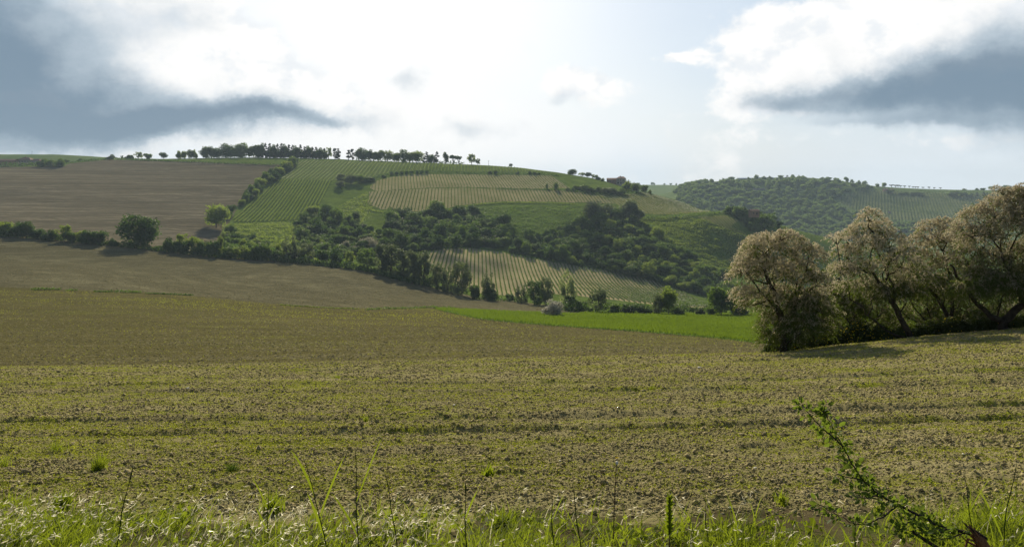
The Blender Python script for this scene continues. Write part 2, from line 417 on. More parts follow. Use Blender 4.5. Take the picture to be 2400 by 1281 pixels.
G = {}
G[0] = ('hillside', ground_mat('hillside_turf', (0.062, 0.098, 0.020), (0.105, 0.145, 0.034), (0.130, 0.185, 0.034), (0.45, 0.75), 0.03, 0.35, bump=1.0, bdist=1.2))
G[1] = ('verge_ground', ground_mat('verge_soil', (0.06, 0.05, 0.028), (0.11, 0.09, 0.05), (0.06, 0.075, 0.02), (0.55, 0.75), 0.6, 9.0, bump=0.8, bdist=0.03))
G[2] = ('near_field', ground_mat('near_soil', (0.205, 0.182, 0.088), (0.320, 0.284, 0.145), (0.20, 0.22, 0.025), (0.54, 0.70), 0.35, 16.0, stretch=(0.8, 1, 1), bump=1.0, bdist=0.05))
G[3] = ('middle_field', ground_mat('middle_soil', (0.135, 0.122, 0.048), (0.205, 0.184, 0.076), (0.175, 0.190, 0.030), (0.58, 0.86), 0.02, 3.2, stretch=(0.45, 1, 1), rot=0.05, rows=(1.6, R(86), 0.3), bump=1.0, bdist=0.30, streaks=((.006, .05, .05, .35), (.012, .22, .06, .22), (.10, 1.1, .06, .6), (.9, 1.6, 0, .6))))
G[4] = ('ploughed_field', ground_mat('ploughed_soil', (0.160, 0.147, 0.080), (0.295, 0.272, 0.160), None, (0, 1), 0.018, 2.0, stretch=(0.28, 1, 1), rot=-0.35, rows=(6.5, R(64), 0.9), bump=1.0, bdist=0.45, streaks=((.006, .035, -.2, .6), (.012, .16, -.25, .5), (.08, .8, -.25, .6), (.7, 1.2, 0, .5))))
G[5] = ('crop_field', ground_mat('crop_ground', (0.030, 0.055, 0.008), (0.05, 0.085, 0.010), None, (0, 1), 0.05, 1.0, bump=0.5))
G[6] = ('upper_ploughed_field', ground_mat('upper_soil', (0.168, 0.146, 0.094), (0.325, 0.285, 0.196), None, (0, 1), 0.012, 0.5, stretch=(0.22, 1, 1), rot=0.12, rows=(9.0, R(80), 0.45), bump=1.0, bdist=0.8, streaks=((.005, .022, .1, .75), (.012, .09, .1, .6), (.09, .4, .1, .6))))
G[7] = ('terraced_vineyard_ground', ground_mat('vineyard_turf', (0.050, 0.080, 0.018), (0.080, 0.115, 0.026), None, (0, 1), 0.05, 0.8))
G[8] = ('upper_vineyard_ground', ground_mat('upper_vineyard_turf', (0.085, 0.125, 0.030), (0.120, 0.160, 0.042), None, (0, 1), 0.03, 0.5, rows=(9.0, R(80), 0.25)))
G[9] = ('central_vineyard_ground', ground_mat('central_vineyard_soil', (0.215, 0.205, 0.090), (0.340, 0.300, 0.165), (0.16, 0.19, 0.045), (0.58, 0.85), 0.03, 0.6))
G[10] = ('slope_vineyard_ground', ground_mat('slope_vineyard_soil', (0.190, 0.200, 0.055), (0.260, 0.255, 0.090), None, (0, 1), 0.03, 0.6))
G[11] = ('valley_vineyard_ground', ground_mat('valley_vineyard_soil', (0.250, 0.220, 0.120), (0.370, 0.325, 0.190), (0.16, 0.19, 0.05), (0.66, 0.9), 0.05, 0.8))
G[12] = ('far_hill', ground_mat('far_hill_turf', (0.075, 0.115, 0.038), (0.120, 0.165, 0.055), (0.15, 0.20, 0.06), (0.5, 0.8), 0.01, 0.1, bump=1.0, bdist=2.0))
G[13] = ('far_meadow', ground_mat('far_meadow_turf', (0.095, 0.150, 0.040), (0.130, 0.190, 0.055), (0.15, 0.17, 0.06), (0.5, 0.8), 0.01, 0.1, rows=(14, R(70), 0.2)))
G[14] = ('far_vineyard_ground', ground_mat('far_vineyard_turf', (0.150, 0.185, 0.062), (0.210, 0.225, 0.095), (0.09, 0.13, 0.04), (0.5, 0.7), 0.008, 0.2))

NR, NC = PX.shape
VALL = np.stack([XX, YY, ZZ], -1).reshape(-1, 3)
idx = np.arange(NR * NC).reshape(NR, NC)
FALL = np.stack([idx[:-1, :-1], idx[:-1, 1:], idx[1:, 1:], idx[1:, :-1]], -1).reshape(-1, 4)
RF = REG.ravel()
for k, (nm, mt) in G.items():
    f = FALL[RF == k]
    if not len(f): continue
    u, inv = np.unique(f, return_inverse=True)
    o = obj(nm, mesh_np(nm, VALL[u], inv.reshape(-1, 4), [mt], smooth=True))
    tag(o, kind='structure')
# ground behind and beside the camera
gx = np.linspace(-60, 60, 60); gy = np.linspace(-60, 1.05, 40)
A, B = np.meshgrid(gx, gy)
Cz = -1.62 + 0.08 * (fbm(A * 0.3, B * 0.3, 77, 3) - 0.5) * np.clip(1 - B, 0, 1)
i2 = np.arange(A.size).reshape(A.shape)
tag(obj('ground', mesh_np('ground', np.stack([A, B, Cz], -1).reshape(-1, 3), np.stack([i2[:-1, :-1], i2[:-1, 1:], i2[1:, 1:], i2[1:, :-1]], -1).reshape(-1, 4), [G[1][1]], smooth=True)), kind='structure')

#@@BEGIN
# ------------------------------------------------------------------ tree prototypes (height 1, standing on z = 0)
def unit(n, g): v = g.normal(size=(n, 3)); return v / np.linalg.norm(v, axis=1)[:, None]

def lobes_of(kind, g):
    Ls = []
    if kind == 'broad':
        for i in range(19):
            d = unit(1, g)[0]; r = g.uniform(0.4, 1.0)
            Ls.append((d[0]*0.29*r, d[1]*0.29*r, 0.52 + d[2]*0.33*r, g.uniform(0.12, 0.18), 1.0))
    elif kind == 'round':
        for i in range(24):
            d = unit(1, g)[0]; r = g.uniform(0.35, 1.0) ** .6
            Ls.append((d[0]*0.33*r, d[1]*0.33*r, 0.45 + d[2]*0.37*r, g.uniform(0.14, 0.20), 1.0))
    elif kind == 'bush':
        for i in range(15):
            d = unit(1, g)[0]; r = g.uniform(0.5, 1.0)
            Ls.append((d[0]*0.40*r, d[1]*0.40*r, 0.42 + d[2]*0.36*r, g.uniform(0.13, 0.22), 1.0))
    elif kind == 'airy':
        for i in range(24):
            d = unit(1, g)[0]; r = g.uniform(0.4, 1.0)
            Ls.append((d[0]*0.32*r, d[1]*0.32*r, 0.52 + d[2]*0.40*r, g.uniform(0.06, 0.11), 1.3))
    elif kind == 'poplar':
        for i in range(22):
            z = g.uniform(0.04, 0.93); w = 0.17 * (1 - abs(z - 0.45) ** 1.6)
            a = g.uniform(0, 6.28); Ls.append((math.cos(a)*w*g.uniform(.3, 1), math.sin(a)*w*g.uniform(.3, 1), z, g.uniform(0.06, 0.10), 1.5))
    elif kind == 'willow':
        for i in range(26):
            z = g.uniform(0.06, 0.9); w = 0.30 * (1 - abs(z - 0.5) ** 1.6)
            a = g.uniform(0, 6.28); Ls.append((math.cos(a)*w*g.uniform(.3, 1), math.sin(a)*w*g.uniform(.3, 1), z, g.uniform(0.06, 0.11), 1.5))
    elif kind == 'fir':
        for i in range(30):
            z = g.uniform(0.10, 0.97); w = 0.19 * (1.02 - z)
            a = g.uniform(0, 6.28); Ls.append((math.cos(a)*w, math.sin(a)*w, z, 0.035 + 0.055 * (1 - z), 0.7))
    elif kind == 'cypress':
        for i in range(20):
            z = g.uniform(0.07, 0.94); w = 0.07 * math.sin(math.pi * min(1, z * 0.9 + 0.1)) ** 0.7
            a = g.uniform(0, 6.28); Ls.append((math.cos(a)*w, math.sin(a)*w, z, 0.055, 1.3))
    elif kind == 'umbrella':
        for i in range(12):
            a = g.uniform(0, 6.28); w = g.uniform(0, .34); Ls.append((math.cos(a)*w, math.sin(a)*w, 0.74 + g.uniform(-.06, .08), 0.14, 0.8))
    return Ls
WID = dict(broad=0.78, round=0.86, bush=1.0, airy=0.8, poplar=0.46, willow=0.74, fir=0.46, cypress=0.24, umbrella=0.9)
SP = dict(broad=(2800, .050, .85), round=(3000, .050, .85), bush=(2200, .070, 1.1), airy=(1700, .045, .8), poplar=(3200, .036, .46), willow=(3400, .037, .74),
          fir=(1300, .040, .42), cypress=(1000, .040, .24), umbrella=(900, .07, .9))
_cr = {}
def crown_arrays(kind, var, mul=1.0, lmul=1.0):
    key = (kind, var, mul, lmul)
    if key in _cr: return _cr[key]
    g = np.random.default_rng(abs(hash((len(kind), ord(kind[0]), ord(kind[-1]), var))) % 99991)
    Ls = lobes_of(kind, g); n, leaf, _ = SP[kind]; n = int(n * mul); leaf *= lmul
    wts = np.array([l[3] ** 2 for l in Ls]); wts /= wts.sum()
    li = g.choice(len(Ls), n, p=wts); C = np.array([l[:3] for l in Ls])[li]; Rr = np.array([l[3] for l in Ls])[li]; zs = np.array([l[4] for l in Ls])[li]
    d = unit(n, g); 
    rad = Rr * (0.45 + 0.62 * np.sqrt(g.random(n))) * (1 + 0.25 * g.normal(size=n).clip(-1, 1.6) * 0.6)
    c = C + d * np.stack([rad, rad, rad * zs], 1); c[:, 2] = np.clip(c[:, 2], 0.01, None)
    nm = d + 0.75 * g.normal(size=(n, 3))
    v, f = cards(c, nm, leaf * g.uniform(0.6, 1.35, n), 1.25, g=g)
    lt = g.random(len(Ls))[li]
    tint = np.clip(0.55 * lt + 0.55 * g.random(n), 0, 1)
    _cr[key] = (v, f, tint, Ls); return _cr[key]
def trunk_arrays(kind, var):
    g = np.random.default_rng(500 + var); Ls = crown_arrays(kind, var)[3]
    mb = MB(); top = 0.85 if kind in ('poplar', 'fir', 'cypress') else 0.6
    zz = np.linspace(-0.02, top, 6); r0 = 0.017 if kind != 'umbrella' else 0.03
    pts = np.stack([0.015 * np.sin(zz * 5 + var), 0.012 * np.cos(zz * 4), zz], 1); mb.tube(pts, r0 * (1.15 - zz / top * 0.75), 6)
    if kind not in ('fir', 'cypress'):
        for l in Ls[:9]:
            s = pts[g.integers(1, 4)]; e = np.array(l[:3]); m = (s + e) / 2 + np.array([0, 0, -0.03])
            mb.tube([s, m, e], [r0 * .55, r0 * .35, r0 * .12], 4)
    return np.concatenate(mb.v), np.concatenate(mb.f)
_pm = {}
def proto(kind, var, mat, joined=True, mul=1.0, lmul=1.0):
    key = (kind, var, mat, joined, mul, lmul)
    if key in _pm: return _pm[key]
    v, f, t, _ = crown_arrays(kind, var, mul, lmul); tv, tf = trunk_arrays(kind, var)
    if joined:
        r = mesh_np('tree', np.concatenate([v, tv]), np.concatenate([f, tf + len(v)]), [M[mat], M['bark']],
                    np.concatenate([np.zeros(len(f)), np.ones(len(tf))]), attrs={'tint': np.concatenate([t, np.zeros(len(tf))])})
    else:
        r = (mesh_np('crown', v, f, [M[mat]], attrs={'tint': t}), mesh_np('trunk', tv, tf, [M['bark']], smooth=True))
    _pm[key] = r; return r
NTREE = [0]
def plant(px, base, top, wpx, kind, mat, label, name='tree', cat='tree', group=None, yr=(430, 1300), Y=None, parts=False, var=None, mul=1.0, lmul=1.0, sink=0.03):
    X, Yd, z = on(px, Y) if Y else hit(px, base, *yr)
    h = (base - top) * Yd / F * 1.08
    wd = wpx * Yd / F / WID[kind] * 1.2
    NTREE[0] += 1
    if name == 'tree':
        if kind == 'bush': name, cat = 'shrub', 'shrub'
        elif kind == 'fir': name = 'conifer_tree'
        elif kind == 'cypress': name = 'cypress_tree'
        elif kind == 'poplar': name = 'poplar_tree'
        elif kind == 'willow': name = 'willow_tree'
        elif kind == 'umbrella': name = 'flat_topped_tree'
    if var is None: var = NTREE[0] % 3
    rz = (NTREE[0] * 2.399) % 6.283
    sc = (wd, wd, h * (1 + sink))
    if parts:
        o = bpy.data.objects.new(name, None); COL.objects.link(o); o.empty_display_size = 0.2
        cm, tm = proto(kind, var, mat, False, mul, lmul)
        obj('crown' if cat == 'tree' else 'foliage', cm, o); obj('trunk' if cat == 'tree' else 'stem', tm, o)
    else:
        o = obj(name, proto(kind, var, mat, True, mul, lmul))
    o.location = (X, Yd, z - h * sink); o.rotation_euler = (0, 0, rz); o.scale = sc
    return tag(o, label, cat, group)

def resample(pts, step):
    pts = np.array(pts, float); d = np.r_[0, np.cumsum(np.hypot(*np.diff(pts, axis=0).T))]
    t = np.linspace(0, d[-1], max(2, int(d[-1] / step)))
    return np.interp(t, d, pts[:, 0]), np.interp(t, d, pts[:, 1])
def hedge(pts, hpx, label, mat='leaf_dark', yr=(430, 1300), leafpx=3.0, dens=1.0, name='hedge', cat='hedge', thick=1.0, group=None, kind=None, Y=None, vary=0.5, seed=1):
    """a continuous run of scrub on the ground below a line of the photo"""
    xs, ys = resample(pts, 4.0); g = np.random.default_rng(seed * 77 + int(pts[0][0]) + 5000)
    P = np.array([hit(x, y, *yr) if Y is None else on(x, Y) for x, y in zip(xs, ys)])
    hs = hpx * (1 - vary + 2 * vary * fbm(xs / 22.0, ys * 0, seed + 60, 3)) * P[:, 1] / F
    per = int(10 * dens * max(1, hpx / 6)); n = len(P) * per
    k = np.repeat(np.arange(len(P)), per)
    px2m = P[k, 1] / F
    u = g.random(n); a = g.uniform(-1, 1, n)
    c = np.stack([P[k, 0] + g.uniform(-4, 4, n) * px2m, P[k, 1] + a * hs[k] * 0.6 * thick, P[k, 2]], 1)
    c[:, 2] = terr(c[:, 0], c[:, 1]) + hs[k] * (1 - 0.6 * np.abs(a) ** 2) * (u ** 0.6) * (0.75 + 0.5 * vnoise(c[:, 0] / (hs.mean() * 0.7) , c[:, 1] * 0, seed))
    nm = np.stack([g.normal(size=n), a * 1.2 + 0.6 * g.normal(size=n), 0.6 + 0.6 * g.normal(size=n)], 1)
    v, f = cards(c, nm, leafpx * px2m * g.uniform(.6, 1.4, n), 1.2, g=g)
    o = obj(name, mesh_np(name, v, f, [M[mat]], attrs={'tint': np.clip(0.5 * g.random(n) + 0.6 * vnoise(c[:, 0] / 3, c[:, 1] / 3, 9), 0, 1)}))
    return tag(o, label, cat, group, kind) if kind != 'stuff' else tag(o, kind='stuff')

# ------------------------------------------------------------------ vineyards
def vineyard(poly, vp, spacing, hv, yr, where, mat='vine', stuff=False, wid=0.5, leaf=0.42, per=5, seed=1, step=0.9):
    g = np.random.default_rng(seed)
    pts = np.array([hit(x, y, *yr)[:2] for x, y in poly])
    d = np.array([(vp - W0) / F, 1.0]); d /= np.linalg.norm(d); nrm = np.array([d[1], -d[0]])
    a = pts @ nrm; b = pts @ d
    lo, hi = a.min(), a.max(); rows = []
    for q in np.arange(lo + spacing / 2, hi, spacing):
        t = np.arange(b.min() - 5, b.max() + 5, step)
        X = nrm[0] * q + d[0] * t; Y = nrm[1] * q + d[1] * t
        ok = (Y > yr[0]) & (Y < yr[1])
        X, Y = X[ok], Y[ok]
        if not len(X): continue
        z = terr(X, Y); px = W0 + F * X / Y; py = HZ - F * z / Y
        m = inpoly(px, py, poly)
        if m.sum() < 6: continue
        rows.append((X[m], Y[m], z[m], float(px[m].mean())))
    rows.sort(key=lambda r: r[3])
    allv, allf, allt, nn = [], [], [], 0
    for i, (X, Y, z, _) in enumerate(rows):
        keep = g.random(len(X)) > 0.0
        X, Y, z = X[keep], Y[keep], z[keep]
        n = len(X) * per; k = np.repeat(np.arange(len(X)), per)
        vig = 0.75 + 0.5 * vnoise(X / 6, Y / 6, seed + 3)
        c = np.stack([X[k] + nrm[0] * g.normal(0, wid * .33, n) + d[0] * g.uniform(-step, step, n) * .6,
                      Y[k] + nrm[1] * g.normal(0, wid * .33, n) + d[1] * g.uniform(-step, step, n) * .6,
                      z[k] + hv * vig[k] * g.uniform(0.12, 1.0, n)], 1)
        nm = g.normal(size=(n, 3)); nm[:, 2] *= .6
        v, f = cards(c, nm, leaf * g.uniform(.6, 1.4, n), 1.1, g=g)
        tt = np.clip(0.6 * g.random(n) + 0.5 * vig[k] - 0.2, 0, 1)
        q = len(X); hw = wid * .28 * g.uniform(.6, 1.3, q); ht = hv * vig * g.uniform(.55, .85, q); zz0 = z + .1
        ring = np.stack([np.stack([X - nrm[0] * hw, Y - nrm[1] * hw, zz0 + .15 * ht], 1), np.stack([X, Y, z + ht], 1), np.stack([X + nrm[0] * hw, Y + nrm[1] * hw, zz0 + .15 * ht], 1)], 1).reshape(-1, 3)
        bq = (np.arange(q - 1) * 3)[:, None]
        fr_ = np.concatenate([bq + [[0, 1, 4, 3]], bq + [[1, 2, 5, 4]]]) + len(v)
        v = np.concatenate([v, ring]); f = np.concatenate([f, fr_]); tt = np.concatenate([tt, g.random(len(fr_)) * .5])
        if stuff:
            allv.append(v); allf.append(f + nn); allt.append(tt); nn += len(v)
        else:
            o = obj('vine_row', mesh_np('vine_row', v, f, [M[mat]], attrs={'tint': tt}))
            lb = where
            if i == 0: lb = 'leftmost ' + where
            elif i == len(rows) - 1: lb = 'rightmost ' + where
            elif 0 < i < len(rows) // 3: lb = where + ', in its left third'
            elif i >= len(rows) * 2 // 3: lb = where + ', in its right third'
            else: lb = where + ', in its middle third'
            tag(o, lb, 'vine row', where.replace('row of vines', 'rows of vines'))
    if stuff:
        o = obj('vine_rows', mesh_np('vine_rows', np.concatenate(allv), np.concatenate(allf), [M[mat]], attrs={'tint': np.concatenate(allt)})); tag(o, kind='stuff')
    print('vineyard', where, len(rows))
vineyard(P_V1, 946, 3.2, 1.2, (480, 1100), 'row of vines in the steep green vineyard beside the brown field', seed=2, step=0.8, leaf=.55, per=7, wid=.9)
vineyard(P_V4, 930, 3.4, 1.2, (650, 1100), 'row of vines in the upper half of the pale central vineyard', seed=3, step=1.0, per=4, leaf=.5, mat='vine_dark')
vineyard(P_V4B, 1060, 3.4, 1.3, (600, 1000), 'row of vines in the lower half of the pale central vineyard', seed=4, step=0.9, per=5, leaf=.5, mat='vine_dark')
vineyard(P_V6, 900, 3.4, 1.1, (600, 1000), 'row of vines on the sunny slope right of the farmhouse', seed=5, step=1.2, per=4, leaf=.5, mat='vine_dark')
vineyard(P_V5, 1120, 2.6, 1.3, (420, 720), 'row of vines in the valley vineyard below the wood', seed=6, step=0.7, per=6, leaf=.42, mat='vine_dark')
vineyard(P_V3, 1090, 4.0, 1.3, (750, 1150), 'row of vines just under the crest of the hill', seed=7, step=1.2, per=4, leaf=.6)
vineyard(P_V2, 1090, 4.5, 1.0, (700, 1150), 'upper', stuff=True, seed=8, step=1.6, per=3, leaf=.7, wid=.9)
vineyard(P_V8, 900, 3.0, 0.9, (560, 900), 'slope', stuff=True, seed=9, step=1.4, per=3, leaf=.5)
vineyard(P_V7, 2050, 6.0, 1.8, (1400, 1950), 'far', stuff=True, seed=10, step=2.5, per=4, leaf=1.1, mat='vine_far', wid=1.2)

# ------------------------------------------------------------------ the green crop
def crop():
    g = np.random.default_rng(21); n = 230000
    px = g.uniform(1010, 2320, n); Y = np.exp(g.uniform(math.log(105), math.log(300), n))
    X = (px - W0) / F * Y; z = terr(X, Y); py = HZ - F * z / Y
    m = inpoly(px, py, P_CROP); X, Y, z = X[m], Y[m], z[m]; n = len(X)
    h = 0.55 * g.uniform(.75, 1.2, n); w = 0.10 * g.uniform(.6, 1.4, n)
    a = g.uniform(0, 3.14, n); lx = g.normal(0, .12, n); ly = g.normal(0, .12, n)
    ca, sa = np.cos(a) * w, np.sin(a) * w
    v = np.stack([np.stack([X - ca, Y - sa, z - .02], 1), np.stack([X + ca, Y + sa, z - .02], 1),
                  np.stack([X + ca * .4 + lx, Y + sa * .4 + ly, z + h], 1), np.stack([X - ca * .4 + lx, Y - sa * .4 + ly, z + h], 1)], 1).reshape(-1, 3)
    o = obj('crop', mesh_np('crop', v, np.arange(4 * n).reshape(n, 4), [M['crop']], attrs={'tint': np.clip(.35 * g.random(n) + 1.9 * (fbm(X / 22, Y / 30, 4) - .5) + .35 + .2 * np.sin((X * .3 + Y) * .55), 0, 1)}))
    tag(o, kind='stuff'); print('crop', n)
crop()

# ------------------------------------------------------------------ trees one can point at
RG = 'trees along the crest of the hill'
def T(*a, **k): return plant(*a, **k)
i = 0
for px, top, w, kind, mat, lb in [
    (485,337,30,'round','leaf_dark','dark round-headed tree at the left end of the row on the crest'),
    (507,345,24,'round','leaf_dark','low dark tree between the first two round trees of the crest row'),
    (528,335,36,'round','leaf_dark','second big round tree from the left end of the crest row'),
    (549,343,26,'broad','leaf_mid','lighter broadleaf tree between big round trees on the crest'),
    (567,335,30,'round','leaf_mid','third big round tree of the crest row, lit from behind'),
    (585,345,24,'broad','leaf_mid','broadleaf tree where round trees give way to tall ones on the crest'),
    (600,336,30,'broad','leaf_dark','tall broad dark tree where the crest row becomes dense'),
    (770,347,16,'airy','leaf_light','thin light tree right of the fir belt on the crest'),
    (848,347,30,'round','leaf_dark','dark bulky tree at the left end of the second crest group'),
    (875,352,20,'broad','leaf_mid','broad tree behind the small fir of the second crest group'),
    (892,352,26,'broad','leaf_mid','light broadleaf tree in the second crest group'),
    (908,347,28,'airy','leaf_light','tallest pale airy tree of the second crest group'),
    (928,354,26,'broad','leaf_mid','mid green tree in the middle of the second crest group'),
    (946,352,18,'poplar','leaf_mid','narrow tree standing up from the second crest group'),
    (960,358,22,'broad','leaf_light','pale low tree in the second crest group'),
    (975,352,34,'round','leaf_light','wide pale round tree near the right end of the second crest group'),
    (1000,356,18,'fir','leaf_conifer','first dark conifer after the pale round tree on the crest'),
    (1010,362,22,'round','leaf_dark','dark low tree between conifers on the crest'),
    (1024,357,18,'fir','leaf_conifer','tallest dark conifer of the small clump on the crest'),
    (1044,357,14,'broad','leaf_dark','upright dark tree standing alone between two crest clumps'),
    (1062,364,22,'umbrella','leaf_dark','flat-topped tree with bare trunk on the crest'),
    (1076,367,18,'umbrella','leaf_dark','smaller flat-topped tree at the end of the crest clump'),
    (1105,362,24,'airy','leaf_light','airy pale tree alone at the right end of the crest'),
    (1120,370,16,'airy','leaf_mid','small see-through tree right of the airy pale tree'),
    (1197,383,8,'round','leaf_dark','tiny lone round tree on the bare crest line'),
    (1342,395,20,'round','leaf_dark','round tree standing alone on the skyline left of the farmhouse')]:
    b = {1197:392, 1342:409}.get(px, np.interp(px, [480, 700, 900, 1000, 1120], [368, 373, 378, 382, 388]))
    T(px, b, top, w, kind, mat, lb, group=RG, yr=(850, 1120), Y=float(np.interp(px, [0, 1200, 1342], [1050, 1045, 1030])))
fx = [(612,339),(622,340),(632,338),(641,342),(650,341),(659,338),(668,341),(677,343),(686,342),(695,345),(704,343),(714,346),(723,345),(732,348),(741,346),(750,349),(760,350),(785,351),(793,349),(817,353),(826,351),(866,350)]
for k, (px, top) in enumerate(fx):
    kd = 'cypress' if px in (785, 793, 817, 826) else ('fir' if k % 3 else 'broad')
    nb = 'paired dark cypress standing apart on the crest' if kd == 'cypress' else ('pointed dark fir in the dense belt on the crest' if kd == 'fir' else 'dark rounded tree inside the fir belt on the crest')
    if px in (785, 793): nb += ', left pair'
    if px in (817, 826): nb += ', right pair'
    if px == 866: nb = 'small pointed fir inside the second crest group'
    T(px, 372 + (px - 600) * .012, top, 10 if kd == 'cypress' else 17, kd, 'leaf_conifer' if kd != 'broad' else 'leaf_dark', nb, group='conifer belt on the crest', Y=1047 - (k % 2) * 12)
for k, px in enumerate(range(607, 765, 9)):
    T(px, 372 + (px - 600) * .012, 350 + (k % 3) * 2 + (px - 600) * .02, 17, 'broad' if k % 2 else 'bush', 'leaf_dark', 'low dark tree filling the foot of the fir belt on the crest', group='low trees at the foot of the fir belt', Y=1040)
hedge([(480,369),(540,370),(600,371),(700,373),(765,374)], 17, 'dark undergrowth filling the foot of the long tree belt on the crest', Y=1046, seed=21, leafpx=2.6, dens=1.4, vary=.3)
hedge([(838,376),(880,378),(930,380),(985,381)], 14, 'undergrowth filling the foot of the second crest group', 'leaf_mid', Y=1044, seed=22, leafpx=2.6, dens=1.4, vary=.3)
hedge([(992,382),(1030,384),(1085,387)], 7, 'low scrub under the dark conifers and flat-topped trees on the crest', Y=1044, seed=24, leafpx=2.4, dens=1.3)
# left skyline
for px, top, w, kind, mat, lb in [
    (258,363,20,'bush','leaf_dark','dark bush on the skyline above the brown field, nearest the farm'),
    (286,367,8,'airy','leaf_mid','spindly sapling on the skyline above the brown field'),
    (306,365,14,'bush','leaf_dark','small round bush between saplings on the left skyline'),
    (297,367,12,'bush','leaf_dark','low bush touching the round bush on the left skyline'),
    (324,360,20,'airy','leaf_light','pale airy tree on the left skyline, the left one of two'),
    (347,362,18,'bush','leaf_mid','pale leaning tree on the left skyline, the right one of two'),
    (383,360,17,'round','leaf_dark','dark round tree standing alone on the left skyline'),
    (420,358,14,'bush','leaf_light','see-through pale tree left of the crest row'),
    (432,357,13,'bush','leaf_light','second see-through pale tree left of the crest row'),
    (458,359,12,'bush','leaf_light','faint pale tree just before the crest row begins'),
    (446,360,17,'round','leaf_dark','dark tree on the bank at the corner of the green strip'),
    (482,368,13,'bush','leaf_mid','small bush on the green strip below the crest row'),
    (553,368,13,'round','leaf_mid','round bush on the green strip below the crest row'),
    (566,374,10,'bush','leaf_mid','low bush beside the round one on the green strip'),
    (187,369,8,'bush','leaf_dark','dot-like bush on the far green hill'),
    (156,368,12,'bush','leaf_dark','dark bush at the corner of the far green hill and the farm')]:
    T(px, 377 if px < 440 else 381, top, w, kind, mat, lb, group='bushes on the left skyline', yr=(900, 1120), Y=1040 if px > 250 else 1020)
hedge([(-60,393),(0,392),(60,391),(120,390),(155,388)], 13, 'dark hedge in front of the two low farm buildings', yr=(900, 1080), seed=3, leafpx=2.6)
for px, w, top in [(100,26,371),(118,24,372),(138,28,371)]:
    T(px, 391, top, w, 'bush', 'leaf_mid', {100:'bushy tree touching the farmhouse gable',118:'middle bushy tree right of the farmhouse',138:'wide bushy tree at the right end of the farm hedge'}[px], group='bushes by the farm', yr=(900, 1080))
hedge([(165,382),(250,374),(330,376),(400,379),(500,383),(600,386),(660,389)], 5, 'thin scrub strip along the top edge of the upper brown field', yr=(930, 1090), seed=4, leafpx=2.4, dens=1.2)

# diagonal hedge between brown field and green vineyard
DG = 'shrubs in the diagonal hedge'
for k, (px, b, w, top) in enumerate([(684,392,30,367),(672,400,26,374),(664,404,28,382),(690,382,22,366),(655,412,24,388),(640,424,32,398),(626,430,30,402),(612,440,24,414),(604,450,26,424),(590,456,26,432),(600,462,16,440),(583,468,24,444),(575,474,22,452),(567,482,18,466),(640,412,22,392)]):
    T(px, b, top, w, 'bush', ['leaf_mid', 'leaf_light', 'leaf_dark'][k % 3], ['mid green','yellowish','dark'][k % 3] + ' shrub in the ' + ('upper' if b < 400 else 'middle' if b < 445 else 'lower') + ' stretch of the diagonal hedge' + (' with a flat top' if k % 2 else ''), name='shrub', cat='shrub', group=DG, yr=(500, 1080), parts=False)
T(508, 533, 474, 54, 'round', 'leaf_light', 'big bright green tree at the bottom corner of the diagonal hedge', parts=True, yr=(480, 800), var=1)
T(540, 503, 477, 24, 'bush', 'leaf_dark', 'dark shrub behind the big bright green tree', name='shrub', cat='shrub', yr=(480, 900))
T(533, 512, 488, 22, 'bush', 'leaf_dark', 'low dark shrub touching the big bright green tree', name='shrub', cat='shrub', yr=(480, 900))
# ravine
for px, b, top, w, kd, mt, lb in [
    (801,432,407,30,'airy','leaf_grey','grey-green tree at the head of the ravine, leftmost of three'),
    (821,431,408,24,'round','leaf_grey','round grey-green tree in the middle of the ravine head'),
    (842,430,406,26,'round','leaf_mid','green tree at the right of the ravine head'),
    (797,442,424,26,'airy','leaf_grey','smaller tree just below the ravine head'),
    (868,425,413,24,'bush','leaf_dark','dark shrub where the ravine meets the vineyard track'),
    (853,428,414,22,'bush','leaf_dark','dark shrub against the right ravine tree'),
    (900,416,409,14,'bush','leaf_mid','first bush of the line along the vineyard track'),
    (716,522,506,6,'cypress','leaf_conifer','tiny lone cypress at the foot of the green vineyard'),
    (741,509,496,12,'bush','leaf_grey','greyish bush at the right corner of the green vineyard'),
    (833,516,495,24,'round','leaf_dark','round dark bush alone on the bare slope of the ravine'),
    (865,592,555,44,'round','blossom','tree covered in whitish blossom above the poplars'),
    (835,596,574,26,'round','blossom','smaller whitish blossoming tree beside the large one'),
    (812,590,564,22,'airy','blossom','thin pale blossoming tree left of the whitish ones')]:
    T(px, b, top, w, kd, mt, lb, yr=(450, 1080))
for k, px in enumerate([918, 930, 941, 953, 965, 978, 988, 1000]):
    py = np.interp(px, [900, 1000], [411, 407])
    T(px, py, py - 9, 9, 'round', 'leaf_dark', 'small clipped round tree in the row above the track' + (', nearest the ravine' if k == 0 else ', last on the right' if k == 7 else ''), group='row of small round trees above the track', yr=(700, 1100))
for px, py, w, h in [(1148,407,12,7),(1161,408,10,10),(1212,408,10,7),(1242,409,10,9),(1253,410,9,8),(1262,410,8,6)]:
    T(px, py, py - h, w, 'bush', 'leaf_dark', 'little dark bush along the track hedge, ' + {1148:'first after the bare stretch',1161:'rounder and taller than its neighbour',1212:'alone in the middle of the hedge',1242:'left one of a close trio',1253:'middle one of a close trio',1262:'right one of a close trio'}[px], name='shrub', cat='shrub', yr=(700, 1100))
hedge([(862,424),(880,416),(900,411),(950,406),(1000,405),(1100,406),(1200,408),(1290,410),(1310,414)], 5, 'low dark hedge curving along the top of the central vineyard', yr=(700, 1100), seed=5, leafpx=2.2)
hedge([(1165,443),(1240,445),(1330,448),(1400,452),(1440,455)], 4, 'low hedge along the track between the two central vineyards', yr=(650, 1000), seed=6, leafpx=2.2)
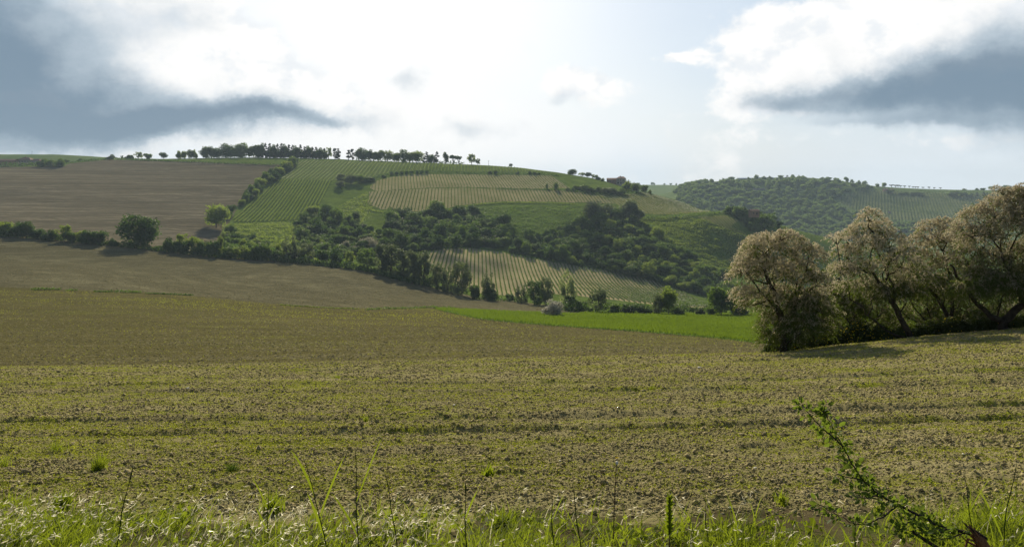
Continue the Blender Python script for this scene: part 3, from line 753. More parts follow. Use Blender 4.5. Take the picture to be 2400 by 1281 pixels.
hedge([(1500,512),(1560,512),(1620,506),(1680,500),(1712,499)], 7, 'dense hedge curving below the sunny vine slope', 'leaf_mid', yr=(560, 900), seed=7, leafpx=2.6)
hedge([(842,486),(870,494),(900,499),(940,503),(990,503),(1040,497),(1070,489),(1110,481),(1170,476),(1250,476),(1350,479)], 3.5, 'rough grassy bank curving under the central vineyard', 'leaf_light', yr=(560, 1000), seed=8, leafpx=2.4)
# around the houses
for px, b, top, w, kd, mt, lb in [
    (1303,446,427,13,'round','leaf_mid','upright round bush among the vines left of the farmhouse'),
    (1282,443,431,7,'poplar','leaf_mid','slim young tree left of the upright round bush'),
    (1331,447,439,12,'bush','leaf_dark','dark bush at the corner of the track below the ruined house'),
    (1343,447,438,10,'bush','leaf_mid','lighter bush at the corner of the track below the ruined house'),
    (1336,402,396,12,'bush','leaf_mid','low bush on the skyline at the foot of the lone round tree'),
    (1364,412,401,16,'airy','leaf_light','pale airy tree behind the ruined house'),
    (1378,414,402,16,'broad','leaf_dark','darker tree behind the ruined house'),
    (1393,418,406,18,'airy','leaf_light','light tree right of the ruined house'),
    (1402,422,411,12,'bush','leaf_dark','dark bush at the right gable of the ruined house'),
    (1412,425,417,10,'bush','leaf_light','yellow-green bush between the two houses'),
    (1470,432,415,12,'airy','leaf_mid','thin tree behind the right gable of the farmhouse'),
    (1473,446,421,26,'bush','leaf_light','bright green tree hiding the right side of the farmhouse'),
    (1490,450,428,28,'round','leaf_mid','large rounded tree right of the farmhouse'),
    (1508,451,430,20,'bush','leaf_mid','rounded shrub at the end of the farmhouse garden'),
    (1522,449,438,11,'bush','leaf_light','last small bush before the far green meadow'),
    (1462,448,434,18,'bush','leaf_dark','dark shrub in front of the farmhouse'),
    (1425,453,438,40,'bush','leaf_grey','wide grey-green thicket below the farmhouse'),
    (1450,455,440,32,'bush','leaf_mid','thicket right of the grey-green one below the farmhouse'),
    (1375,448,432,34,'bush','leaf_mid','thicket below the ruined house'),
    (1355,444,433,26,'bush','leaf_mid','scrubby bush left of the thicket below the ruined house'),
    (1399,450,436,26,'bush','leaf_mid','scrubby bush between the thickets below the two houses')]:
    T(px, b, top, w, kd, mt, lb, yr=(700, 1120))
hedge([(1340,450),(1380,454),(1430,457),(1480,455),(1512,451)], 7, 'dark hedge along the foot of the farmhouse garden', yr=(700, 1100), seed=9, leafpx=2.4)
# big dusky trees at the top of the wood
for px, b, top, w, kd, mt, lb in [
    (1390,516,471,52,'round','leaf_grey','wide dusky grey-green tree at the left top of the wood'),
    (1425,512,476,40,'round','leaf_grey','dusky tree in the middle at the top of the wood'),
    (1452,520,484,36,'round','leaf_dark','dark tree between the dusky ones at the top of the wood'),
    (1475,516,468,46,'broad','leaf_grey','tall dusky tree at the right top of the wood'),
    (1497,520,488,26,'broad','leaf_grey','smaller dusky tree at the right edge of the wood top')]:
    T(px, b, top, w, kd, mt, lb, yr=(600, 1000), group='dusky trees at the top of the wood')

# woods: every crown one can tell apart
def wood(poly, spacing, sz, where, seed, mats, yr=(440, 1000), kinds=('round', 'bush', 'broad', 'broad', 'willow')):
    g = np.random.default_rng(seed); pts = []
    x0, x1 = min(p[0] for p in poly), max(p[0] for p in poly); y0, y1 = min(p[1] for p in poly), max(p[1] for p in poly)
    for _ in range(2500):
        x, y = g.uniform(x0, x1), g.uniform(y0, y1)
        if not inpoly(np.array([x]), np.array([y]), poly)[0]: continue
        sp_ = spacing * g.uniform(.55, 1.15)
        if all(((x - a) / sp_) ** 2 + ((y - b) / (sp_ * .55)) ** 2 > 1 for a, b in pts): pts.append((x, y))
    pts.sort(key=lambda p: p[1])
    for x, y in pts:
        m = g.choice(len(mats), p=[.5, .35, .15][:len(mats)]) if len(mats) == 3 else g.integers(len(mats))
        s = sz[0] + (sz[1] - sz[0]) * g.random() ** 1.6; kd = kinds[g.integers(len(kinds))]
        tone = {'leaf_dark': 'dark green', 'leaf_mid': 'mid green', 'leaf_light': 'yellow-green', 'leaf_grey': 'dusky'}[mats[m]]
        size = 'large' if s > sz[0] + .66 * (sz[1] - sz[0]) else 'small' if s < sz[0] + .33 * (sz[1] - sz[0]) else 'middling'
        tx = (x - x0) / (x1 - x0); ty = (y - y0) / (y1 - y0)
        pos = ('top' if ty < .33 else 'foot' if ty > .66 else 'middle') + (' left' if tx < .33 else ' right' if tx > .66 else '')
        shp = {'round': 'domed', 'bush': 'bushy', 'broad': 'spreading', 'airy': 'thin', 'willow': 'upright'}[kd]
        T(x, y + 2, y - s * g.uniform(.6, 1.15), s * g.uniform(.8, 1.1), kd, mats[m], f'{size} {tone} {shp} tree, {pos} of {where}' if kd != 'bush' else f'{size} {tone} shrub, {pos} of {where}', group='trees of ' + where, yr=yr, var=int(g.integers(3)))
    print(where, len(pts))
WA = [(905,520),(960,510),(1040,503),(1120,508),(1180,535),(1215,560),(1180,582),(1090,578),(1000,588),(930,592),(900,560)]
WR = [(735,505),(790,522),(850,535),(905,560),(935,598),(850,602),(740,606),(700,565),(690,540)]
WB = [(1190,592),(1230,570),(1290,545),(1330,530),(1370,520),(1500,522),(1560,570),(1640,620),(1720,670),(1730,715),(1600,678),(1500,652),(1380,626),(1240,600)]
WC = [(530,548),(560,556),(640,585),(700,600),(720,612),(620,606),(520,596)]
wood(WA, 21, (17, 40), 'the dark wood under the central vineyard', 31, ['leaf_dark', 'leaf_mid', 'leaf_dark'])
wood(WB, 21, (16, 38), 'the wood above the valley vineyard', 32, ['leaf_dark', 'leaf_mid', 'leaf_light'])
wood(WR, 22, (16, 38), 'the wood beside the green vineyard', 33, ['leaf_dark', 'leaf_mid', 'leaf_light'])
wood(WC, 20, (20, 30), 'the scrub below the green vineyard', 34, ['leaf_mid', 'leaf_light', 'leaf_dark'])
wood([(1715,500),(1790,505),(1830,530),(1760,545),(1740,520)], 22, (18, 26), 'the thicket on the right shoulder', 35, ['leaf_mid', 'leaf_dark'], yr=(600, 900))

def scrub(poly, n, hm, leaf, mat, seed, yr, name='undergrowth'):
    """low ground cover nobody could count"""
    g = np.random.default_rng(seed)
    xs = [p[0] for p in poly]; ys = [p[1] for p in poly]
    px = g.uniform(min(xs), max(xs), n * 4); Y = np.exp(g.uniform(math.log(yr[0]), math.log(yr[1]), n * 4))
    X = (px - W0) / F * Y; z = terr(X, Y); py = HZ - F * z / Y
    m = inpoly(px, py, poly); X, Y, z = X[m][:n], Y[m][:n], z[m][:n]; n = len(X)
    lump = fbm(X / 7, Y / 7, seed, 4, .6); k = lump > 0.32; X, Y, z, lump = X[k], Y[k], z[k], lump[k]; n = len(X)
    hh = hm * sstep(.36, .7, lump)
    c = np.stack([X, Y, z + hh * (0.4 + 0.6 * g.random(n))], 1)
    nm = g.normal(size=(n, 3)) * .7 + np.array([0, 0, .8])
    v, f = cards(c, nm, leaf * g.uniform(.6, 1.4, n), 1.2, g=g)
    tag(obj(name, mesh_np(name, v, f, [M[mat]], attrs={'tint': np.clip(g.random(n) * .6 + lump * .5, 0, 1)})), kind='stuff')
for q_, (pl, nn_) in enumerate(((WA, 60000), (WB, 95000), (WR, 60000), (WC, 20000))):
    scrub(pl, nn_, 4.6, 1.1, 'leaf_dark', 41 + 7 * q_, (440, 1000))
scrub([(1080,486),(1360,482),(1380,530),(1290,540),(1200,565),(1120,505)], 16000, 1.3, .8, 'leaf_mid', 44, (560, 1000), 'rough_grass')
scrub([(520,525),(700,520),(760,500),(860,450),(880,500),(740,610),(640,600),(520,580)], 30000, 1.2, .8, 'leaf_light', 42, (440, 1000), 'rough_grass')
scrub(P_SCRUB, 26000, 1.1, .8, 'leaf_light', 43, (560, 900), 'rough_grass')

# foot of the fields: hedge trees with trunks
hedge([(-80,548),(0,555),(100,560),(200,569),(300,580),(400,592),(500,603),(600,610),(700,617),(745,621),(850,634),(950,660),(1050,684),(1095,694)], 15, 'continuous dark hedge along the lower edge of the upper brown field', yr=(400, 520), seed=10, leafpx=3.4, dens=1.3, vary=.45)
LG = 'trees of the hedge below the upper brown field'
for px, b, top, w, kd, mt, lb in [
    (8,553,515,42,'bush','leaf_light','pale-topped bush at the left edge of the photo'),
    (35,556,518,36,'bush','leaf_dark','dark bush next to the pale-topped one at the left edge'),
    (60,558,518,36,'round','leaf_dark','dark peaked tree near the left end of the hedge'),
    (88,560,532,40,'bush','leaf_dark','broad dark bush with lighter tips near the left end of the hedge'),
    (115,564,536,34,'bush','leaf_dark','low dark bush in the left part of the hedge'),
    (150,566,527,36,'airy','leaf_light','yellowish airy bush rising out of the left part of the hedge'),
    (168,568,540,34,'bush','leaf_dark','dark bush just right of the yellowish airy one'),
    (190,570,534,24,'airy','leaf_light','small yellowish bush left of the leafless tree'),
    (205,572,538,36,'bush','leaf_dark','dark bush just left of the leafless tree'),
    (232,574,536,38,'bush','leaf_dark','dark bush at the foot of the leafless tree'),
    (268,577,557,22,'bush','leaf_dark','low bush between the leafless tree and the big tree'),
    (322,580,502,84,'round','leaf_dark','very large dark tree dominating the hedge below the brown field'),
    (372,583,574,20,'bush','leaf_dark','tiny bush right of the very large dark tree'),
    (402,590,553,34,'bush','leaf_dark','dark block-like bush right of the very large tree'),
    (428,592,547,34,'airy','leaf_light','sunlit feathery bush in the middle of the hedge'),
    (430,594,560,40,'bush','leaf_dark','dark bush at the foot of the sunlit feathery one'),
    (458,596,545,30,'airy','leaf_light','taller sunlit feathery tree in the middle of the hedge'),
    (468,598,566,36,'bush','leaf_mid','mid green bush at the foot of the taller feathery tree'),
    (495,600,560,34,'bush','leaf_dark','dark bush left of the ivy-covered stem'),
    (516,601,556,16,'poplar','leaf_light','narrow ivy-covered stem leaning out of the hedge'),
    (535,604,578,36,'bush','leaf_mid','rounded bush right of the ivy-covered stem'),
    (566,606,570,42,'airy','leaf_light','feathery sunlit bush in front of the scrub'),
    (590,608,574,40,'bush','leaf_mid','brownish-green bush in the right part of the hedge'),
    (612,609,568,46,'round','leaf_mid','rounded tree in the right part of the hedge'),
    (640,611,580,34,'bush','leaf_dark','dark bush left of the open-crowned tree'),
    (681,612,555,38,'willow','leaf_grey','open-crowned grey-green tree with a visible forked trunk'),
    (718,613,572,40,'willow','leaf_grey','paler shorter tree right of the open-crowned one'),
    (760,617,580,34,'bush','leaf_dark','dark bush where the hedge turns toward the poplars'),
    (790,622,578,36,'bush','leaf_dark','dark broad bush left of the first poplar'),
    (820,626,588,30,'airy','leaf_light','thin yellow-green bush left of the first poplar'),
    (860,630,582,46,'willow','leaf_mid','first tall tree at the left end of the poplar row'),
    (895,640,576,34,'poplar','leaf_grey','slim grey poplar, second in the row'),
    (917,646,576,38,'poplar','leaf_grey','tallest grey poplar in the left half of the row'),
    (945,654,590,40,'poplar','leaf_grey','grey poplar right of the tallest one'),
    (970,662,592,36,'poplar','leaf_grey','grey poplar in the middle of the row'),
    (993,668,594,36,'poplar','leaf_grey','grey poplar in the right half of the row'),
    (1022,677,618,36,'willow','leaf_grey','shorter pale tree near the right end of the poplar row'),
    (1050,684,622,36,'willow','leaf_grey','bushy grey tree near the right end of the poplar row'),
    (1082,692,616,48,'willow','leaf_grey','wide grey tree ending the poplar row'),
    (1112,700,664,24,'bush','leaf_dark','dark bush just after the poplar row'),
    (1143,702,640,34,'willow','leaf_grey','grey willow standing alone after the poplar row'),
    (1150,704,672,40,'bush','leaf_dark','dark bush at the foot of the lone grey willow'),
    (1195,706,686,22,'bush','leaf_dark','low bush on the bank of the valley vineyard'),
    (1222,710,668,30,'willow','leaf_grey','pale green shrub left of the pair of willows'),
    (1252,714,660,42,'willow','leaf_dark','left one of the dark pair of willows above the pale bush'),
    (1280,714,650,36,'willow','leaf_grey','right one of the pair of willows above the pale bush'),
    (1330,712,620,42,'willow','leaf_pale','tall pale feathery tree in front of the valley vineyard'),
    (1340,720,686,44,'bush','leaf_dark','dark bush under the tall pale feathery tree'),
    (1365,722,694,34,'bush','leaf_dark','dark bush right of the tall pale feathery tree'),
    (1403,734,667,44,'airy','leaf_grey','loose tree with a forked bare trunk at the tip of the brown field'),
    (1440,724,700,34,'bush','leaf_mid','green bush right of the tree with the forked trunk'),
    (1475,727,700,40,'bush','leaf_dark','dark bush in the hedge above the green crop'),
    (1510,728,704,34,'bush','leaf_dark','low bush in the hedge above the green crop'),
    (1545,730,684,34,'willow','leaf_grey','grey half of the forked tree above the crop'),
    (1566,730,665,40,'broad','leaf_light','brighter green half of the forked tree above the crop'),
    (1590,731,712,30,'bush','leaf_dark','low dark bush right of the forked tree'),
    (1640,733,716,22,'bush','leaf_grey','small grey bush near the end of the vineyard hedge'),
    (1665,735,712,24,'bush','leaf_mid','round bush near the end of the vineyard hedge'),
    (1692,736,655,60,'broad','leaf_mid','large green tree left of the flowering tamarisks'),
    (1730,738,690,50,'bush','leaf_dark','dark bush half hidden by the first tamarisk')]:
    yy = None
    if px > 1290: yy = float(np.interp(px, [1290, 1340, 1400, 1700], [330, 320, 300, 280]))
    T(px, b, top, w, kd, mt, lb, parts=True, group=LG if px < 760 else 'trees along the valley bottom', yr=(330, 470), Y=yy, name='tree' if (b - top) > 40 else 'shrub', cat='tree' if (b - top) > 40 else 'shrub')
T(1296, 731, 695, 44, 'round', 'silver', 'round silvery bush standing alone on the edge of the green crop', parts=True, Y=262, name='shrub', cat='shrub', var=0)
hedge([(1110,700),(1160,704),(1210,708)], 9, 'low scrub along the left foot of the valley vineyard', yr=(330, 460), seed=11, leafpx=3)
hedge([(1300,722),(1350,724),(1400,725),(1450,727),(1520,730),(1600,733),(1660,736),(1700,737)], 20, 'dark hedge between the valley vineyard and the green crop', Y=305, seed=12, leafpx=3.4, dens=1.2)
hedge([(860,726),(900,724),(960,723),(1000,721),(1060,722)], 5, 'clump of tall grass at the tip of the green crop', 'leaf_mid', yr=(150, 300), seed=13, leafpx=3, name='grass_clump', cat='grass')
hedge([(1045,731),(1080,739),(1130,749),(1200,756),(1300,764),(1400,771),(1500,778),(1600,786),(1700,795),(1780,805)], 4.5, 'ragged dark margin of the green crop facing the near field', 'leaf_mid', yr=(85, 300), seed=23, leafpx=2.6, name='grass_margin', cat='grass', thick=.5)
hedge([(75,679),(140,679)], 5, 'leftmost weed clump on the middle field edge', 'leaf_mid', yr=(200, 300), seed=14, leafpx=3, name='grass_clump', cat='grass')
hedge([(160,681),(178,681)], 4, 'small weed clump between two longer ones on the field edge', 'leaf_mid', yr=(200, 300), seed=15, leafpx=3, name='grass_clump', cat='grass')
hedge([(222,684),(330,686)], 5, 'long weed clump on the middle field edge', 'leaf_mid', yr=(200, 300), seed=16, leafpx=3, name='grass_clump', cat='grass')
hedge([(345,688),(450,692)], 3, 'thin straggling weeds right of the long clump', 'leaf_mid', yr=(200, 300), seed=17, leafpx=3, name='grass_clump', cat='grass')
hedge([(660,715),(780,722),(840,724)], 2.0, 'sparse weeds along the boundary of the two brown fields', 'leaf_light', yr=(200, 300), seed=18, leafpx=2.6, name='grass_clump', cat='grass')
# the leafless tree
def dead_tree():
    X, Y, z = hit(256, 575, 380, 520); H = 47 * Y / F; mb = MB()
    def br(p, d, l, r, k):
        pts = [p]; 
        for i in range(3):
            d = d + rng.normal(0, .16, 3); d /= np.linalg.norm(d); pts.append(pts[-1] + d * l / 3)
        mb.tube(pts, [r, r * .85, r * .7, r * .5], 5)
        if k:
            for _ in range(3):
                dd = d + rng.normal(0, .55, 3) + np.array([0, 0, .25]); br(pts[rng.integers(2, 4)], dd / np.linalg.norm(dd), l * .62, r * .5, k - 1)
    br(np.zeros(3), np.array([-.1, 0, 1.0]), H * .45, .22, 4)
    o = obj('dead_tree', mb.mesh('dead_tree', [M['bark']], True), loc=(X, Y, z)); tag(o, 'bare leafless tree sticking up out of the hedge', 'tree')
dead_tree()

# trees behind the tamarisks, right shoulder
for px, b, top, w, kd, mt, lb, Y in [
    (1795,545,484,62,'broad','leaf_light','tallest bright yellow-green tree above the left tamarisk',640),
    (1838,552,500,44,'broad','leaf_mid','green tree right of the tallest bright one above the tamarisk',630),
    (1868,560,508,36,'broad','leaf_light','bright green tree at the right of the trio above the tamarisk',620),
    (1737,506,478,38,'bush','leaf_dark','dark bush on the shoulder beside the half-hidden shed',760),
    (1710,500,482,24,'bush','leaf_mid','bush at the right end of the sunny vine slope',770),
    (1755,512,492,22,'bush','leaf_dark','low bush in front of the half-hidden shed',740),
    (1900,575,530,50,'broad','leaf_dark','dark tree in the gap between the tamarisks',560),
    (1935,580,536,46,'broad','leaf_mid','mid green tree in the gap between the tamarisks',560),
    (1925,610,560,44,'bush','leaf_dark','dark lower bush in the gap between the tamarisks',480),
    (1965,590,545,44,'broad','leaf_mid','green tree behind the left edge of the second tamarisk',560),
    (2010,560,528,40,'bush','leaf_dark','dark tree seen behind the top of the second tamarisk',900),
    (2080,556,524,44,'bush','leaf_dark','dark bushes at the foot of the far vineyard, left',1200),
    (2120,556,524,40,'bush','leaf_dark','dark bushes at the foot of the far vineyard, middle',1200),
    (2150,556,526,40,'bush','leaf_dark','dark bushes at the foot of the far vineyard, right',1200)]:
    T(px, b, top, w, kd, mt, lb, Y=Y)
M['leaf_far'] = leaf_mat('leaf_far', (0.065, 0.120, 0.045), (0.180, 0.245, 0.085), 0.48)
# the far wood: one mass
def far_wood(poly, n, seed):
    g = np.random.default_rng(seed); pts = []; c0 = [crown_arrays(k, v, .35, 1.9) for k in ('round', 'bush', 'broad') for v in (0, 1)]
    V, Fc, Tn, nn = [], [], [], 0; k = 0
    while k < n:
        px = g.uniform(1560, 2360); Y = math.exp(g.uniform(math.log(1250), math.log(1930)))
        X = (px - W0) / F * Y; z = float(terr(X, Y)); py = HZ - F * z / Y
        if not inpoly(np.array([px]), np.array([py]), poly)[0]: continue
        v, f, t, _ = c0[g.integers(len(c0))]; s = g.uniform(8, 15); a = g.uniform(0, 6.28); cs, sn = math.cos(a), math.sin(a)
        w = np.stack([(v[:, 0] * cs - v[:, 1] * sn) * s * 1.15 + X, (v[:, 0] * sn + v[:, 1] * cs) * s * 1.15 + Y, v[:, 2] * s + z - s * .15], 1)
        V.append(w); Fc.append(f + nn); Tn.append(np.clip(t * .5 + g.random() * .5, 0, 1)); nn += len(v); k += 1
    tag(obj('far_wood', mesh_np('far_wood', np.concatenate(V), np.concatenate(Fc), [M['leaf_far']], attrs={'tint': np.concatenate(Tn)})), kind='stuff')
far_wood([(1585,445),(1600,434),(1640,430),(1680,428),(1720,428),(1800,424),(1870,418),(1960,428),(2020,436),(2060,444),(1990,450),(1955,470),(2010,500),(2080,520),(2140,528),(2330,528),(2330,560),(1580,560)], 1500, 51)
# skyline of the far hill
k = 0
for px, top, b, w, kd in [(1596,430,441,12,'bush'),(1608,427,437,14,'bush'),(1621,425,434,14,'bush'),(1636,426,432,14,'bush'),(1652,423,430,14,'bush'),(1668,421,429,14,'bush'),(1695,416,423,8,'round'),(1714,411,421,15,'broad'),(1755,415,420,7,'bush'),(1773,410,420,10,'round'),(1790,413,419,10,'bush'),(1805,412,418,10,'bush'),(1830,410,418,12,'bush'),(1845,411,417,12,'fir'),(1858,409,417,12,'bush'),(1872,410,416,12,'fir'),(1884,410,417,11,'bush'),(1926,416,422,12,'bush'),(1942,417,424,14,'broad'),(1960,418,427,14,'airy'),(1983,417,430,12,'broad'),(1998,420,432,11,'airy'),(2012,424,434,12,'bush'),(2027,426,436,12,'round'),(2056,431,439,9,'bush'),(2072,427,439,11,'round')]:
    k += 1
    T(px, b + 1, top, w, kd, 'leaf_far' if kd != 'fir' else 'leaf_conifer', ['bushy','domed','pointed','thin','spreading'][['bush','round','fir','airy','broad'].index(kd)] + (' tall' if b - top > 9 else ' low') + ' tree on the far wooded skyline' + (', its left slope' if px < 1680 else ', near the white greenhouse' if px < 1815 else ', on its summit' if px < 1900 else ', right of its summit' if px < 2000 else ', before the row of dot-like trees'), group='skyline trees of the far hill', Y=1860)
for j, px in enumerate([2090,2099,2105,2111,2120,2131,2140,2146,2151,2163,2178,2189,2204]):
    b = np.interp(px, [2090, 2204], [435.5, 445]); h = 5.5 if px in (2111, 2120, 2131, 2178) else 4.5
    if px < 2106: h = 6.5
    T(px, b + .8, b - h + .5, 6 if px > 2106 else 10, 'umbrella', 'leaf_conifer', 'tiny dot-like tree in the row descending the far skyline' + (', crowded at its upper end' if px < 2106 else ', close to a neighbour' if px in (2140, 2146, 2151) else ''), group='row of dot-like trees on the far skyline', Y=1890)
for px, b, top, w, kd, lb, Y in [(2140,452,443,18,'bush','left clump of the dark copse under the dot-like trees',1780),(2155,453,443,18,'bush','left middle clump of the dark copse under the dot-like trees',1780),
    (2118,450,442,22,'bush','long low scrub joining the dark copse',1780),(2085,447,438,22,'bush','scrub above the far vineyard',1790),
    (2226,461,449,18,'bush','left bush of the copse above the far vineyard',1780),(2240,461,447,18,'round','tallest bush of the copse above the far vineyard',1780),(2256,461,449,20,'bush','middle bush of the copse above the far vineyard',1780),(2272,459,450,16,'bush','right bush of the copse above the far vineyard',1780),
    (2290,459,449,8,'fir','first small fir right of the far copse',1780),(2306,460,449,10,'fir','bulkier small fir right of the far copse',1780),(2314,460,451,8,'fir','small fir touching the bulkier one',1780),(2327,460,452,8,'fir','small fir before the flowering tree',1780),(2336,460,452,8,'fir','last small fir before the flowering tree',1780),
    (2260,447,443,10,'bush','low bush on the skyline above the far copse',1890),(2290,448,443,9,'bush','bush on the skyline above the small firs',1890),(2304,448,442,12,'bush','wide bush on the skyline above the small firs',1890),(2325,449,438,17,'round','large round tree on the skyline near the flowering tree',1880),(2358,451,438,20,'broad','pale spreading tree on the right skyline',1880),(2378,452,441,20,'bush','dark bush on the right skyline',1880),(2398,453,441,20,'bush','dark bush where the right skyline leaves the photo',1880)]:
    T(px, b, top, w, kd, 'leaf_far' if kd != 'fir' else 'leaf_conifer', lb, Y=Y)
for px, w, top in [(1497,7,430),(1528,6,427),(1533,5,428),(1557,5,430),(1572,6,429),(1585,5,429)]:
    T(px, 434, top, w, 'bush', 'leaf_far', 'speck-like tree on the horizon of the far green meadow' + (', leftmost' if px == 1497 else ', rightmost' if px == 1585 else ''), group='specks on the far meadow', Y=2890)
# ------------------------------------------------------------------ buildings
M['brick'] = plain_mat('brick', (0.22, 0.125, 0.085), (0.34, 0.21, 0.155), 1.2, 0.9, 0.5, 6)
M['stone_wall'] = plain_mat('stone_wall', (0.28, 0.24, 0.20), (0.42, 0.37, 0.31), 0.8, 0.9, 0.6, 5)
M['roof_tile'] = plain_mat('roof_tile', (0.20, 0.12, 0.085), (0.32, 0.21, 0.15), 1.5, 0.9, 0.8, 8)
M['dark_glass'] = plain_mat('window_dark', (0.012, 0.012, 0.014), (0.025, 0.025, 0.028), 1, 0.3, 0)
M['plastic'] = plain_mat('greenhouse_film', (0.50, 0.55, 0.58), (0.66, 0.70, 0.72), 0.3, 0.4, 0)
M['asphalt'] = plain_mat('road_surface', (0.16, 0.14, 0.14), (0.22, 0.20, 0.19), 0.2, 0.9, 0.1)
def volume(parent, x0, x1, y0, y1, h, roofh, wall, hip=0.0, over=0.4, wins=()):
    wb = MB(); wb.box(x0, x1, y0, y1, -2.5, h)
    gx = (x0 + x1) / 2; gy = (y0 + y1) / 2
    wb.add([(x0, y0, h), (x0, y1, h), (x0, gy, h + roofh * (0.02 if hip else .97))], [(0, 1, 2)]); wb.add([(x1, y0, h), (x1, y1, h), (x1, gy, h + roofh * (0.02 if hip else .97))], [(0, 2, 1)])
    obj('wall', wb.mesh('wall', [M[wall]]), parent)
    rb = MB(); a, b, c, d = x0 - over, x1 + over, y0 - over, y1 + over; hx = hip * (x1 - x0)
    z0 = h - .1; z1 = h + roofh; t = .22
    for dz in (0, t):
        rb.add([(a, c, z0 + dz), (b, c, z0 + dz), (b - hx, gy, z1 + dz), (a + hx, gy, z1 + dz)], [(0, 1, 2, 3)])
        rb.add([(b, d, z0 + dz), (a, d, z0 + dz), (a + hx, gy, z1 + dz), (b - hx, gy, z1 + dz)], [(0, 1, 2, 3)])
        if hip:
            rb.add([(b, c, z0 + dz), (b, d, z0 + dz), (b - hx, gy, z1 + dz)], [(0, 1, 2)]); rb.add([(a, d, z0 + dz), (a, c, z0 + dz), (a + hx, gy, z1 + dz)], [(0, 1, 2)])
    rb.box(a, b, c - .02, c + .06, z0 - .02, z0 + t + .01); rb.box(a, b, d - .06, d + .02, z0 - .02, z0 + t + .01)
    obj('roof', rb.mesh('roof', [M['roof_tile']]), parent)
    for wx, wz, ww, wh in wins:
        fb = MB(); fb.box(wx - ww / 2 - .12, wx + ww / 2 + .12, y0 - .06, y0 + .1, wz - .12, wz + wh + .12); fr = obj('window', fb.mesh('window', [M[wall]]), parent)
        pb = MB(); pb.box(wx - ww / 2, wx + ww / 2, y0 - .08, y0 - .061, wz, wz + wh); obj('pane', pb.mesh('pane', [M['dark_glass']]), fr)
def house(px, py, Y, name, label, cat, rz=0.0):
    X, Yd, z = on(px, Y) if Y else hit(px, py, 800, 1120)
    o = bpy.data.objects.new(name, None); COL.objects.link(o); o.location = (X, Yd, z + .2); o.rotation_euler = (0, 0, rz); tag(o, label, cat); return o
h = house(1444, 432, 1015, 'farmhouse', 'two-storey brick and stone farmhouse with tiled roofs on the hill shoulder', 'house', R(-14))
h.location.z = -(433 - HZ) * 1015 / F
s = 1015 / F
volume(h, -11.5, 1, -5, 5, 6.6, 2.0, 'brick', wins=[(-9.5, 3.9, 1, 1.2), (-6.5, 3.9, 1, 1.2), (-3.2, 3.9, 1, 1.2), (-9.5, 1, 1, 1.3), (-6.3, .2, 1.3, 2.2)])
volume(h, 1.2, 12, -6, 6, 8.0, 2.4, 'stone_wall', hip=.25, wins=[(3.2, 5.2, 1, 1.3), (6.4, 5.2, 1, 1.3), (9.7, 5.2, 1, 1.3), (3.2, 1.4, 2.2, 2.2), (6.8, 1.2, 1.8, 2.3), (9.9, 1.4, 1, 1.3)])
cb = MB(); cb.box(5, 5.9, -.4, .5, 9.5, 11.4); obj('chimney', cb.mesh('chimney', [M['brick']]), h)
h = house(1383, 428, 1020, 'ruined_house', 'long low ruined brick house with faded roof left of the farmhouse', 'house', R(6))
h.location.z = -(428.5 - HZ) * 1020 / F
volume(h, -10.5, -2, -3.5, 3.5, 3.6, 1.9, 'brick', wins=[(-8, 1, 1, 1.2), (-5, .2, 1.1, 2)])
volume(h, -1.8, 8.5, -4, 4, 2.9, 2.3, 'stone_wall', wins=[(.8, .9, 1, 1), (4, .2, 1.2, 2), (7, .9, 1, 1)])
h = house(18, 386, 1010, 'barn', 'long low brick barn at the left edge of the photo', 'barn', R(3)); h.location.z = -(386.5 - HZ) * 1010 / F
volume(h, -26, 11, -5, 5, 5.2, 2.2, 'brick', wins=[(-3, 2, 1.2, 1), (2, 2, 1.2, 1), (7, 2, 1.2, 1)])
h = house(72, 386, 1020, 'farmhouse', 'pale stone farmhouse with hipped tiled roof beside the brick barn', 'house', R(-4)); h.location.z = -(386.5 - HZ) * 1020 / F
volume(h, -15, 3, -5, 5, 6.4, 3.2, 'stone_wall', hip=.3, wins=[(-12, 3.6, 1.1, 1.4), (-8, 3.6, 1.1, 1.4), (-4, 3.6, 1.1, 1.4), (0, 3.6, 1.1, 1.4), (-8, .3, 1.3, 2.2)])
volume(h, 3.2, 14, -4, 4, 5.2, 2.4, 'stone_wall', hip=.2, wins=[(6, 2.6, 1.1, 1.3), (10.5, 2.6, 1.1, 1.3)])
cb = MB(); cb.box(-7, -6, -.5, .5, 8.6, 10.8); obj('chimney', cb.mesh('chimney', [M['brick']]), h)
h = house(1767, 505, 740, 'shed', 'small brick shed half hidden by bushes on the right shoulder', 'shed', R(8)); h.location.z = -(503 - HZ) * 740 / F
volume(h, -4, 4, -3, 3, 3.6, 1.3, 'brick', wins=[(-1.8, 1.2, 1, 1), (1.6, .2, 1.2, 2)])
